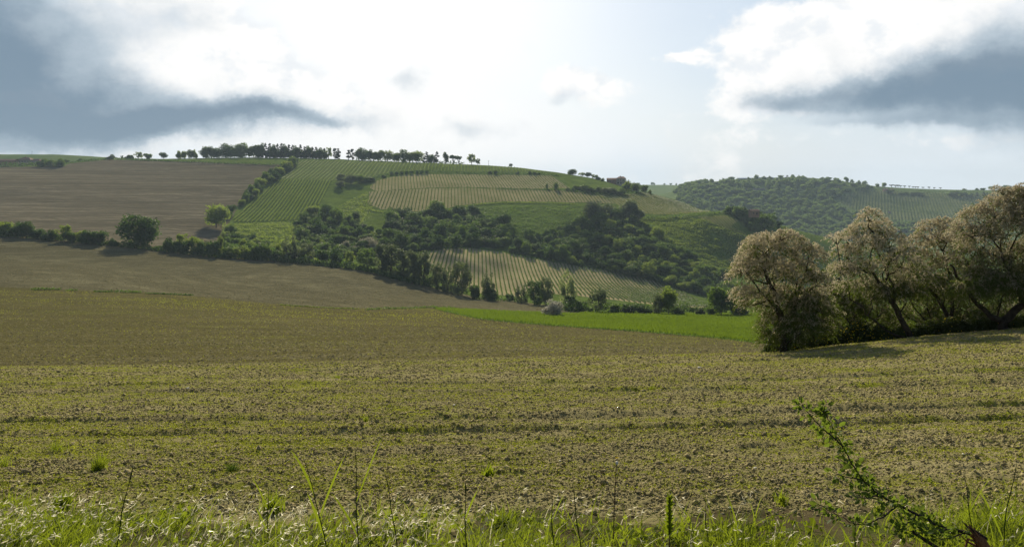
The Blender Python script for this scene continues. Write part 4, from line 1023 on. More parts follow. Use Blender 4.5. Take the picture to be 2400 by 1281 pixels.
def greenhouse(px0, px1, py, Y, label):
    x0, x1 = (px0 - W0) / F * Y, (px1 - W0) / F * Y; zb = -(py - HZ) * Y / F
    o = bpy.data.objects.new('greenhouse', None); COL.objects.link(o); o.location = ((x0 + x1) / 2, Y, zb); tag(o, label, 'greenhouse'); L2 = (x1 - x0) / 2
    mb = MB(); t = np.linspace(0, np.pi, 9); n = 9
    v = np.concatenate([np.stack([np.full(n, s * L2), np.cos(t) * 5, np.sin(t) * 3.4], 1) for s in (-1, 1)])
    mb.add(v, [(i, i + 1, n + i + 1, n + i) for i in range(n - 1)]); obj('cover', mb.mesh('cover', [M['plastic']], True), o)
    for s in (-1, 1):
        e = MB(); vv = np.stack([np.full(n, s * (L2 + .02)), np.cos(t) * 4.98, np.sin(t) * 3.38], 1)
        e.add(np.concatenate([vv, [[s * (L2 + .02), 0, 0]]]), [(i, i + 1, n) for i in range(n - 1)]); obj('end_wall', e.mesh('end_wall', [M['plastic']]), o)
    b = MB(); b.box(-L2, L2, -5.1, -4.9, -2, .8); obj('base_wall', b.mesh('base_wall', [M['stone_wall']]), o)
greenhouse(1768, 1812, 418.5, 1870, 'long white greenhouse on the summit of the far hill, right one')
greenhouse(1728, 1764, 420, 1868, 'lower white greenhouse left of the long one on the far hill')
def road(pts, Y0, wdt, name='road'):
    xs, ys = resample(pts, 3.0); P = np.array([hit(x, y, *Y0) for x, y in zip(xs, ys)]); P = P[:, :3]
    v = []
    for p in P: v += [(p[0], p[1] - wdt / 2, p[2] + 2.4), (p[0], p[1] + wdt / 2, p[2] + 2.5)]
    for p in P: v += [(p[0], p[1] - wdt / 2 - .5, p[2] - 2)]
    n = len(P); f = [(2 * i, 2 * i + 2, 2 * i + 3, 2 * i + 1) for i in range(n - 1)] + [(2 * n + i, 2 * n + i + 1, 2 * i + 2, 2 * i) for i in range(n - 1)]
    tag(obj(name, mesh_np(name, np.array(v), np.array(f), [M['asphalt']])), kind='structure')
road([(1668,443),(1700,443),(1740,444),(1792,444)], (1300, 1930), 6)
M['red_roof'] = M['roof_tile']
for px, py, w, lb in [(2075,446,9,'reddish low farm building above the far vineyard, left'),(2090,446.5,7,'reddish low farm building above the far vineyard, right'),(1960,441,8,'pale hut among the trees of the far hill')]:
    h = house(px, py, 1790, 'hut', lb, 'hut'); h.location.z = -(py - HZ) * 1790 / F; volume(h, -w / 2, w / 2, -4, 4, 2.6, 1.4, 'brick' if 'red' in lb else 'stone_wall', wins=[(0, .8, 1.2, 1)])
hutx = house(2084, 474, 1600, 'hut', 'tiny stone field hut alone in the middle of the far vineyard', 'hut')
volume(hutx, -2.5, 2.5, -2, 2, 2.4, 1.4, 'stone_wall', wins=[(0, .6, 1, 1.2)])
def pole(px, Y, hpx, lb):
    X, Yd, z = on(px, Y); mb = MB(); H = hpx * Y / F; mb.tube([(0, 0, -1), (0, 0, H)], [.22, .14], 6); mb.box(-1.4, 1.4, -.1, .1, H - 1.1, H - .9)
    tag(obj('utility_pole', mb.mesh('utility_pole', [M['bark']]), loc=(X, Yd, z)), lb, 'pole')
pole(1145, 1045, 12, 'thin utility pole on the bare crest'); pole(1541, 1225, 14, 'thin pole at the edge of the far green meadow'); pole(2057, 1880, 10, 'spindly pole on the far skyline'); pole(75, 1390, 8, 'faint pole on the far green hill above the farm')

# ------------------------------------------------------------------ flowering tamarisks
M['tam_flower'] = leaf_mat('tamarisk_blossom', (0.205, 0.180, 0.110), (0.560, 0.500, 0.365), 0.45, (0.62, 0.55, 0.38))
M['tam_leaf'] = leaf_mat('tamarisk_leaf', (0.050, 0.072, 0.018), (0.120, 0.155, 0.036), 0.45)
def tamarisk(Y0, base, lobes, limbs, label, seed, dens=1.0, twig=1.0):
    g = np.random.default_rng(seed); bx, _, bz = on(base, Y0)
    root = bpy.data.objects.new('tamarisk_tree', None); COL.objects.link(root); root.location = (bx, Y0, bz); tag(root, label, 'tree', 'flowering tamarisks along the right edge of the near field')
    W = lambda px, py, dy=0.0: np.array([(px - W0) / F * (Y0 + dy) - bx, dy, -(py - HZ) / F * (Y0 + dy) - bz])
    s = Y0 / F
    tb = MB(); ends = []
    for k, (pts, r0, r1) in enumerate(limbs):
        P = np.array([W(p[0], p[1], p[2] if len(p) > 2 else 0) for p in pts]); n = len(P) * 4
        t = np.linspace(0, len(P) - 1, n); Q = np.stack([np.interp(t, np.arange(len(P)), P[:, i]) for i in range(3)], 1)
        Q[1:] += np.stack([0.04 * np.sin(t[1:] * 5.1 + seed), 0.05 * np.cos(t[1:] * 4 + k), 0.03 * np.sin(t[1:] * 7)], 1)
        tb.tube(Q, np.linspace(r0, r1, n), 8); ends.append(Q)
    allq = np.concatenate(ends); tw = MB()
    Cs, Ds, Fl, Ln = [], [], [], []
    for (px, py, r, fl) in lobes:
        r = r * (1.0 if fl > .3 else 1.15)
        dy = g.uniform(-.5, .8); c = W(px, py, dy); rr = r * s
        # a branch from the nearest limb into every lobe, and twigs inside it
        q = allq[np.argmin(((allq - c - np.array([0, 0, -.5])) ** 2).sum(1))]
        mid = (q + c) / 2 + g.normal(0, .12, 3); tb.tube([q, mid, c], [.035, .025, .012], 5)
        for _ in range(int(8 * twig)):
            e = c + unit(1, g)[0] * rr * .9; m2 = (c + e) / 2 + g.normal(0, .05, 3); tw.tube([c * .7 + mid * .3, m2, e], [.012, .008, .003], 3)
        np_ = int((400 + 300 * (fl < .3)) * (r / 50) ** 2 * dens); d = unit(np_, g); d[:, 2] = np.where(d[:, 2] < -.2, -d[:, 2], d[:, 2])
        st = c + d * rr * (0.35 + 0.65 * g.random(np_) ** .5)[:, None] * np.array([1, .9, .92])
        Cs.append(st); Ds.append(d * .7 + g.normal(0, .3, (np_, 3)) + np.array([-.12, 0, .25])); 
        up = (st[:, 2] - c[2]) / rr; Fl.append((g.random(np_) < np.clip(fl * .72 + .45 * up, 0.02, .88))); Ln.append(np.full(np_, 0.30) * g.uniform(.5, 1.4, np_))
    C = np.concatenate(Cs); D = np.concatenate(Ds); fl = np.concatenate(Fl); ln = np.concatenate(Ln); D /= np.linalg.norm(D, axis=1)[:, None]
    K = 13; t = (np.arange(K) + .5) / K
    pos = C[:, None] + D[:, None] * (ln[:, None] * t)[..., None] + np.array([0, 0, -1.0]) * (ln[:, None] * 0.9 * t ** 2)[..., None]
    pos = pos + g.normal(0, .018, pos.shape)
    tan = D[:, None] + np.array([0, 0, -1.8]) * t[None, :, None] + g.normal(0, .45, pos.shape)
    flk = np.repeat(fl, K); pos = pos.reshape(-1, 3); tan = tan.reshape(-1, 3); n = len(pos); tn = np.repeat(g.random(len(C)), K) * .6 + g.random(n) * .4
    tan /= np.linalg.norm(tan, axis=1)[:, None]
    sd_ = np.cross(tan, unit(n, g)); sd_ /= np.linalg.norm(sd_, axis=1)[:, None] + 1e-6
    hl = (0.034 * g.uniform(.6, 1.4, n))[:, None]; hw = (np.where(flk, .014, .010) * g.uniform(.6, 1.4, n))[:, None]
    v = np.stack([pos - tan * hl, pos + sd_ * hw, pos + tan * hl, pos - sd_ * hw], 1)
    for nm, sel, mt in (('blossom', flk, 'tam_flower'), ('foliage', ~flk, 'tam_leaf')):
        m = int(sel.sum()); obj(nm, mesh_np(nm, v[sel].reshape(-1, 3), np.arange(4 * m).reshape(m, 4), [M[mt]], attrs={'tint': tn[sel]}), root)
    tb.add(np.concatenate(tw.v), np.concatenate([f_ + o_ for f_, o_ in zip([np.asarray(x) - b_ for x, b_ in zip(tw.f, np.r_[0, np.cumsum([len(q_) for q_ in tw.v])][:-1])], np.r_[0, np.cumsum([len(q_) for q_ in tw.v])][:-1])])); obj('trunk', tb.mesh('trunk', [M['bark_near']], True), root)
    print(label, n)
tamarisk(29.0, 1836, [(1795,592,52,.8),(1770,575,26,.9),(1848,580,44,.8),(1840,556,20,.95),(1893,608,44,.75),(1752,640,40,.8),(1806,650,58,.6),(1868,656,58,.5),(1918,665,34,.55),(1742,690,26,.8),(1735,640,16,.9),(1780,710,46,.55),(1838,722,56,.25),(1895,728,46,.25),(1745,716,14,.8),(1915,700,30,.4),(1820,770,42,.05),(1875,778,44,.05),(1805,800,24,.0),(1850,806,30,.0),(1930,740,36,.15),(1905,780,40,0),(1760,610,34,.85)],
    [([(1838,824),(1836,790),(1828,740),(1815,690),(1795,640),(1775,600)], .16, .04), ([(1838,824),(1850,770,.3),(1868,700,.4),(1885,650,.3),(1895,615,.2)], .12, .03), ([(1828,740),(1800,700,-.3),(1765,665,-.4)], .07, .02), ([(1836,790),(1880,760,.4),(1920,720,.5)], .06, .02)],
    'leftmost flowering tamarisk, its drooping beige plumes hanging over the green crop', 61, 1.0)
tamarisk(31.0, 2135, [(2040,512,28,.8),(2025,548,38,.75),(2065,540,30,.75),(1990,560,26,.8),(2085,575,40,.6),(2040,590,44,.6),(1985,600,34,.7),(1972,640,30,.75),(2012,640,40,.5),(2068,640,46,.4),(2115,620,44,.5),(2140,660,44,.3),(1990,680,30,.4),(2040,690,40,.12),(2090,700,44,.05),(1960,560,14,.9),(2130,690,36,.1)],
    [([(2135,800),(2120,760),(2095,715),(2070,670),(2045,640),(2005,628),(1975,625)], .13, .03), ([(2095,715),(2090,660,.2),(2060,600,.2),(2045,545,.2)], .07, .02), ([(2070,670),(2085,620,-.2),(2110,590,-.2)], .05, .02), ([(2135,800),(2080,775,-.2),(2040,745,-.3),(2020,720,-.3)], .05, .015)],
    'second tamarisk from the left, with a pointed crown and a trunk leaning left', 62, 1.0)
tamarisk(32.5, 2230, [(2185,548,38,.8),(2215,530,26,.85),(2150,580,36,.8),(2205,585,44,.7),(2245,575,38,.7),(2170,625,44,.55),(2225,635,50,.45),(2130,600,28,.7),(2160,670,40,.3),(2210,690,44,.12),(2260,650,40,.35),(2250,700,40,.05),(2140,640,30,.5)],
    [([(2230,792),(2225,750),(2200,700),(2160,660),(2140,630)], .12, .03), ([(2225,750),(2235,690,.2),(2225,640,.3),(2210,590,.2)], .08, .02), ([(2230,792),(2175,760,.2),(2150,730,.3),(2130,700,.3)], .05, .015)],
    'third tamarisk from the left, lower than the neighbours beside it', 63, .95)
tamarisk(30.0, 2352, [(2290,520,44,.8),(2335,495,40,.85),(2380,478,44,.85),(2255,545,30,.8),(2300,575,54,.65),(2365,545,60,.7),(2415,530,56,.75),(2270,610,44,.55),(2330,630,54,.4),(2390,620,60,.45),(2440,600,60,.5),(2300,670,44,.15),(2360,690,50,.1),(2420,680,56,.1),(2270,690,36,.08),(2345,450,16,.95),(2400,452,24,.9),(2440,480,50,.8)],
    [([(2352,782),(2350,755),(2385,725),(2398,695),(2385,665),(2365,640),(2370,580)], .19, .05), ([(2350,755),(2315,735),(2280,700),(2250,655),(2225,620)], .12, .03), ([(2385,725),(2420,700,.2),(2440,640,.3)], .08, .02), ([(2385,665),(2350,600,-.2),(2320,550,-.2)], .06, .02), ([(2385,665),(2420,600,.2),(2420,530,.2)], .06, .02)],
    'tallest tamarisk at the right edge, with a thick S-shaped trunk', 64, 1.05)
tamarisk(29.0, 2500, [(2480,520,60,.8),(2520,560,60,.7),(2470,620,55,.5),(2540,640,60,.4),(2480,690,50,.1),(2560,700,50,.1),(2430,650,40,.3)],
    [([(2500,790),(2500,740),(2490,680),(2480,600)], .16, .04), ([(2500,740),(2540,680),(2550,620)], .09, .03)],
    'tamarisk cut off by the right edge of the photo', 65, .8)
# thin dark stems of the thicket behind
def thicket(base, Y0, stems, lobes, label, seed):
    tamarisk(Y0, base, lobes, stems, label, seed, .8, 1.2)
thicket(1970, 33.0, [([(1970,812),(1985,770),(2010,735),(2030,705)], .05, .015), ([(1970,812),(1950,770),(1935,730)], .04, .015), ([(1970,812),(2020,780),(2060,740),(2075,715)], .05, .015)],
    [(1950,740,34,0),(1990,730,36,.0),(1975,690,30,.1),(2030,700,30,0),(1945,780,30,0),(2010,775,26,0)], 'dark flowerless tamarisk in the gap right of the leftmost one', 66)
thicket(2180, 34.0, [([(2180,800),(2160,760),(2110,730),(2080,700)], .05, .015), ([(2180,800),(2180,740),(2170,690)], .05, .015), ([(2180,800),(2230,760),(2290,730)], .045, .015)],
    [(2100,740,32,0),(2160,735,34,0),(2210,745,34,0),(2270,745,34,0),(2190,700,30,.05),(2310,745,32,0)], 'dark tangled tamarisk without blossom behind the third trunk', 67)

thicket(2040, 33.5, [([(2040,806),(2020,760),(1985,700),(1965,650)], .06, .015), ([(2040,806),(2060,740),(2050,680)], .05, .015)],
    [(1955,700,34,.05),(1960,650,30,.3),(2000,745,40,0),(2050,750,40,0),(2055,700,38,0),(2010,700,36,.05),(1985,770,34,0),(2075,775,34,0),(1930,690,26,.3)], 'dark leafy tamarisk filling the gap before the leaning trunk', 68)
thicket(2290, 34.0, [([(2290,795),(2270,740),(2250,680)], .06, .015), ([(2290,795),(2330,740),(2350,690)], .05, .015)],
    [(2140,765,36,0),(2190,770,36,0),(2240,770,36,0),(2300,765,36,0),(2350,745,40,0),(2410,750,44,0),(2230,710,40,.0),(2280,700,40,.05),(2340,700,40,.05),(2400,700,40,.1),(2180,690,36,.1),(2120,700,34,.1)], 'broad dark tamarisk behind the S-shaped trunk', 69)
M['bramble'] = leaf_mat('bramble_leaf', (0.030, 0.045, 0.014), (0.070, 0.095, 0.022), 0.35)
M['yellow_petal'] = leaf_mat('yellow_petal', (0.65, 0.50, 0.02), (0.80, 0.62, 0.04), 0.4, (0.8, 0.6, 0.03))
def bramble(px, base, wpx, hpx, label, seed, flowers=40, Y=None):
    Y = Y or float(np.interp(px, [1800, 1900, 2400], [30.5, 31.5, 31.0])); X, _, z = on(px, Y); s = Y / F; g = np.random.default_rng(seed); hh = hpx * s; ww = wpx * s / 2
    root = bpy.data.objects.new('bramble_bush', None); COL.objects.link(root); root.location = (X, Y, z - .05); tag(root, label, 'bush', 'low bushes under the tamarisks')
    n = 3600; d = unit(n, g); d[:, 2] = np.abs(d[:, 2]); rad = (.5 + .5 * g.random(n) ** .6) * (0.75 + .5 * vnoise(d[:, 0] * 4 + 9, d[:, 2] * 4, seed))
    c = d * rad[:, None] * np.array([ww, ww * .6, hh]); v, f = cards(c, d + .8 * g.normal(size=(n, 3)), .055 * g.uniform(.6, 1.4, n), 1.3, g=g)
    obj('foliage', mesh_np('foliage', v, f, [M['bramble']], attrs={'tint': g.random(n)}), root)
    if flowers:
        d = unit(flowers, g); d[:, 2] = np.abs(d[:, 2]); d[:, 1] = -np.abs(d[:, 1]); c = d * np.array([ww, ww * .6, hh]) * .98
        v, f = cards(c, d, .05, 1.0, g=g); v2, f2 = cards(c, np.cross(d, [0, 0, 1.]) + .2, .04, 1.0, g=g)
        obj('flower', mesh_np('flower', np.concatenate([v, v2]), np.concatenate([f, f2 + len(v)]), [M['yellow_petal']], attrs={'tint': g.random(2 * flowers)}), root)
    st = MB()
    for _ in range(9):
        e = unit(1, g)[0]; e[2] = abs(e[2]); e = e * np.array([ww, ww * .6, hh * .9]); st.tube([(0, 0, 0), e * .5 + [0, 0, hh * .15], e], [.012, .009, .004], 4)
    obj('stem', st.mesh('stem', [M['bark_near']]), root)
for k, (px, w, hp, fl, lb) in enumerate([(1822,70,60,0,'dark leafy bush at the foot of the leftmost tamarisk'),(1870,80,46,12,'low bush right of the leftmost trunk'),(1905,90,52,70,'bush dotted with yellow flowers under the first two tamarisks'),(1960,90,44,40,'wide low bush with a few yellow flowers in the shade'),
    (2010,80,56,90,'bush with the most yellow flowers, left of the leaning trunk'),(2065,80,40,50,'low yellow-flowered bush in front of the leaning trunk'),(2115,80,34,16,'sparse low bush beside the base of the leaning trunk'),(2170,80,36,0,'dark flowerless bush between the second and third trunks'),
    (2230,80,44,30,'bush with scattered yellow flowers near the third trunk'),(2290,90,40,0,'dark low bush left of the S-shaped trunk'),(2345,80,34,6,'low bush at the foot of the S-shaped trunk'),(2400,90,40,0,'dark bush at the right edge under the tamarisks')]):
    bramble(px, 0, w, hp, lb, 80 + k, fl)

# ------------------------------------------------------------------ near soil: clods, seedlings
M['clod'] = plain_mat('clod', (0.250, 0.210, 0.100), (0.430, 0.370, 0.190), 9.0, 0.95, 0.6, 60)
M['sprout'] = leaf_mat('seedling', (0.170, 0.200, 0.015), (0.300, 0.325, 0.030), 0.55, (0.50, 0.54, 0.03))
M['pebble'] = plain_mat('pebble', (0.55, 0.52, 0.46), (0.72, 0.70, 0.65), 20, 0.8, 0.2)
def ico():
    p = (1 + 5 ** .5) / 2
    v = np.array([(-1, p, 0), (1, p, 0), (-1, -p, 0), (1, -p, 0), (0, -1, p), (0, 1, p), (0, -1, -p), (0, 1, -p), (p, 0, -1), (p, 0, 1), (-p, 0, -1), (-p, 0, 1)], float)
    f = np.array([(0,11,5),(0,5,1),(0,1,7),(0,7,10),(0,10,11),(1,5,9),(5,11,4),(11,10,2),(10,7,6),(7,1,8),(3,9,4),(3,4,2),(3,2,6),(3,6,8),(3,8,9),(4,9,5),(2,4,11),(6,2,10),(8,6,7),(9,8,1)])
    return v / np.linalg.norm(v[0]), f
IV, IF = ico()
def near_pts(n, g, y0=5.0, y1=31.0, px0=-1000, px1=3500):
    py = g.uniform(815, 1300, n); px = g.uniform(px0, px1, n)
    t = g.random(n); Y = np.exp(math.log(y0) + t ** 0.72 * (math.log(y1) - math.log(y0)))
    X = (px - W0) / F * Y
    return X, Y, px
def treeline(px): return np.interp(px, [-3000, 1780, 1850, 2000, 2400, 2900], [60, 60, 30.0, 30.3, 29.6, 28.5])
def clods():
    g = np.random.default_rng(3); X, Y, px = near_pts(540000, g, 4.9, 30.5)
    X = X; n = len(X); patch = fbm(X / 1.2, Y / 1.2, 71, 3); k = g.random(n) < (.45 + .55 * sstep(.25, .6, patch)); X, Y = X[k], Y[k]; n = len(X)
    z = terr(X, Y) + near_relief(X, Y)
    s = np.exp(g.normal(math.log(.0078), .42, n)) * (0.70 + 0.050 * Y); s = np.clip(s, .004, .04)
    big = g.random(n) < .003; s[big] *= 1.8
    OV = np.array([(1,0,0),(0,1,0),(-1,0,0),(0,-1,0),(0,0,1),(0,0,-1)], float); OF = np.array([(0,1,4),(1,2,4),(2,3,4),(3,0,4),(1,0,5),(2,1,5),(3,2,5),(0,3,5)])
    a = g.uniform(0, 6.28, n); ca, sa = np.cos(a)[:, None], np.sin(a)[:, None]
    sc = np.stack([s * g.uniform(.8, 1.4, n), s * g.uniform(.8, 1.3, n), s * g.uniform(.6, 1.0, n)], 1)
    v = (OV[None] * (1 + .32 * g.normal(size=(n, 6, 1)).clip(-1.6, 1.6)) + .25 * g.normal(size=(n, 6, 3)).clip(-1.5, 1.5)) * sc[:, None]
    v = np.stack([v[..., 0] * ca - v[..., 1] * sa, v[..., 0] * sa + v[..., 1] * ca, v[..., 2]], -1) + np.stack([X, Y, z + s * .2], 1)[:, None]
    f = (OF[None] + 6 * np.arange(n)[:, None, None]).reshape(-1, 3)
    tag(obj('clods', mesh_np('clods', v.reshape(-1, 3), f, [M['clod']])), kind='stuff'); print('clods', n)
clods()
def far_clods(n, y0, y1, smin, smax, polys, seed, nm):
    g = np.random.default_rng(seed); px = g.uniform(-80, 2480, n); Y = np.exp(g.uniform(math.log(y0), math.log(y1), n)); X = (px - W0) / F * Y; z = terr(X, Y); py = HZ - F * z / Y
    m = ~inpoly(px, py, P_CROP) & ~((px > 1790) & (Y < 120))
    for p_ in polys: m &= inpoly(px, py, p_)
    m &= g.random(n) < sstep(.3, .7, fbm(X / 30, Y / 3.0, seed, 4)) + .25
    X, Y, z = X[m], Y[m], z[m]; n = len(X); s = (smin + (smax - smin) * g.random(n) ** 3)[:, None, None]
    OV = np.array([(1,0,0),(0,1,0),(-1,0,0),(0,-1,0),(0,0,.7)], float); OF = np.array([(0,1,4),(1,2,4),(2,3,4),(3,0,4)])
    v = (OV[None] * np.array([1.6, .9, 1]) * (1 + .4 * g.normal(size=(n, 5, 1)).clip(-1.5, 1.5))) * s + np.stack([X, Y, z], 1)[:, None]
    tag(obj(nm, mesh_np(nm, v.reshape(-1, 3), (OF[None] + 5 * np.arange(n)[:, None, None]).reshape(-1, 3), [M['far_clod']])), kind='stuff'); print(nm, n)
M['far_clod'] = plain_mat('far_clod', (0.105, 0.092, 0.036), (0.24, 0.210, 0.100), 2.0, 0.95, 0.2, 8)
far_clods(130000, 62, 255, .05, .16, [[(-400, 900), (2600, 900), (2600, 700), (1500, 735), (1040, 726), (780, 722), (440, 694), (0, 675), (-400, 668)]], 301, 'far_clods')
far_clods(42000, 215, 440, .10, .30, [P_BROWN], 302, 'far_clods')
def far_sprouts():
    g = np.random.default_rng(311); n = 420000; px = g.uniform(-80, 1860, n); Y = np.exp(g.uniform(math.log(62), math.log(262), n)); X = (px - W0) / F * Y; z = terr(X, Y); py = HZ - F * z / Y
    m = ~inpoly(px, py, P_CROP) & ~inpoly(px, py, P_BROWN) & (py > 660) & ~((px > 1790) & (Y < 120))
    edge = np.interp(px, [0, 330, 600, 860, 1040, 1300, 1800], [674, 684, 708, 722, 726, 764, 806])
    d = .09 * sstep(.45, .7, fbm(X / 26, Y / 5.0, 312, 5, .6)) * (.15 + .85 * sstep(90, 200, Y)) + .75 * np.exp(-((py - edge - 14) / 16.0) ** 2) * sstep(.35, .6, fbm(X / 30, Y / 9, 313, 3)) * sstep(1350, 900, px) * .38 + .02
    m &= g.random(n) < d; X, Y, z = X[m], Y[m], z[m]; n = len(X)
    v, f = cards(np.stack([X, Y, z + .05], 1), g.normal(size=(n, 3)) + np.array([0, -.6, .6]), .035 + .0006 * Y * g.uniform(.6, 1.4, n), 1.0, g=g)
    tag(obj('seedlings', mesh_np('seedlings', v, f, [M['sprout']], attrs={'tint': g.random(n) * .6})), kind='stuff'); print('far sprouts', n)
far_sprouts()
def sprouts():
    g = np.random.default_rng(5); X, Y, px = near_pts(1100000, g, 5.0, 31.0); n = len(X)
    band = fbm(X / 6.0, Y / 0.9, 75, 4, .6); fine = fbm(X * 1.5, Y * 1.5, 76, 3)
    rowp = 0.5 + 0.5 * np.cos(Y * 2 * np.pi / 0.62 + 2 * fbm(X / 4, Y / 4, 13, 2) + 1.2)
    left = sstep(2200, 200, px) * .05
    pr = sstep(.44, .66, band * .65 + fine * .35 + left + .04 * rowp) * (.35 + .65 * rowp)
    pr *= 0.30 + 0.70 * sstep(5.2, 10.0, Y)
    k = g.random(n) < pr * .8 + .03; X, Y = X[k], Y[k]; n = len(X)
    z = terr(X, Y) + near_relief(X, Y) + .012
    s = 0.0088 * g.uniform(.7, 1.6, n) * (.8 + Y * .045)
    V = []; 
    for q in (0, 1):
        a = g.uniform(0, 6.28, n) if q == 0 else a + np.pi + g.normal(0, .4, n)
        dx, dy = np.cos(a), np.sin(a); lift = g.uniform(.25, .9, n)
        c0 = np.stack([X, Y, z], 1); d = np.stack([dx, dy, lift], 1); sd_ = np.stack([-dy, dx, np.zeros(n)], 1)
        V.append(np.stack([c0, c0 + (d * .6 + sd_ * .42) * s[:, None], c0 + d * 1.25 * s[:, None], c0 + (d * .6 - sd_ * .42) * s[:, None]], 1))
    v = np.concatenate(V).reshape(-1, 3)
    tag(obj('seedlings', mesh_np('seedlings', v, np.arange(8 * n).reshape(-1, 4), [M['sprout']], attrs={'tint': g.random(2 * n)})), kind='stuff'); print('sprouts', n)
sprouts()
for k, (px, py, w) in enumerate([(1313,1084,7),(1510,1135,9),(1299,1140,5),(1770,1099,8),(1682,1085,4),(1710,1198,9),(440,916,8),(1064,953,8),(2348,1038,14),(2258,1071,10),(560,991,6),(1638,863,9)]):
    X, Y, z = hit(px, py, 4.5, 30); r = w / 2 * Y / F; v = IV * (1 + .2 * rng.normal(size=(12, 1))) * np.array([r, r * .9, r * .5])
    lb = ['white pebble left of the yellow flower','white pebble right of the yellow flower','small white pebble below left of the yellow flower','pale pebble above the leafy weed','tiny pale pebble far right of the yellow flower','long white pebble in the grass right of the leafy weed','bright pebble far out on the left of the field','pale pebble in the middle distance of the field','largest pale stone, near the leafy branch','pale stone left of the largest one','small pebble left of the wheel ruts','pale stone near the crest of the field'][k]
    tag(obj('pebble', mesh_np('pebble', v, IF, [M['pebble']], smooth=True), loc=(X, Y, z + float(near_relief(np.array(X), np.array(Y))) + r * .3)), lb, 'stone', 'pale stones lying on the soil')

# ------------------------------------------------------------------ verge grass
M['grass'] = leaf_mat('grass_blade', (0.070, 0.110, 0.010), (0.160, 0.195, 0.020), 0.55, (0.32, 0.40, 0.018))
M['straw'] = leaf_mat('straw', (0.38, 0.34, 0.20), (0.86, 0.83, 0.70), 0.55, (0.95, 0.90, 0.70), 0.3)
M['grass_dark'] = leaf_mat('grass_dark', (0.035, 0.060, 0.014), (0.070, 0.110, 0.022), 0.4)
def blades(P, h, w, lean, az, g, seg=4, curl=1.0):
    """curved tapering blades: roots P [n,3]"""
    n = len(P); t = np.linspace(0, 1, seg + 1)
    dx, dy = np.cos(az), np.sin(az)
    off = lean[:, None] * h[:, None] * t ** (1 + curl); zz = h[:, None] * t * (1 - .35 * np.clip(lean, 0, 1.5)[:, None] * t)
    cx = P[:, 0:1] + dx[:, None] * off; cy = P[:, 1:2] + dy[:, None] * off; cz = P[:, 2:3] + zz
    fa = g.uniform(0, np.pi, n); wx = np.cos(fa)[:, None] * w[:, None] * (1 - t ** 1.6) * .5 + 1e-5; wy = np.sin(fa)[:, None] * w[:, None] * (1 - t ** 1.6) * .25
    v = np.stack([np.stack([cx - wx, cy - wy, cz], -1), np.stack([cx + wx, cy + wy, cz], -1)], 2).reshape(-1, 3)
    b = (np.arange(n) * (seg + 1) * 2)[:, None]; k = np.arange(seg)[None] * 2
    f = np.stack([b + k, b + k + 1, b + k + 3, b + k + 2], -1).reshape(-1, 4)
    tip = np.stack([cx[:, -1], cy[:, -1], cz[:, -1]], 1)
    return v, f, tip, np.stack([cx, cy, cz], -1)
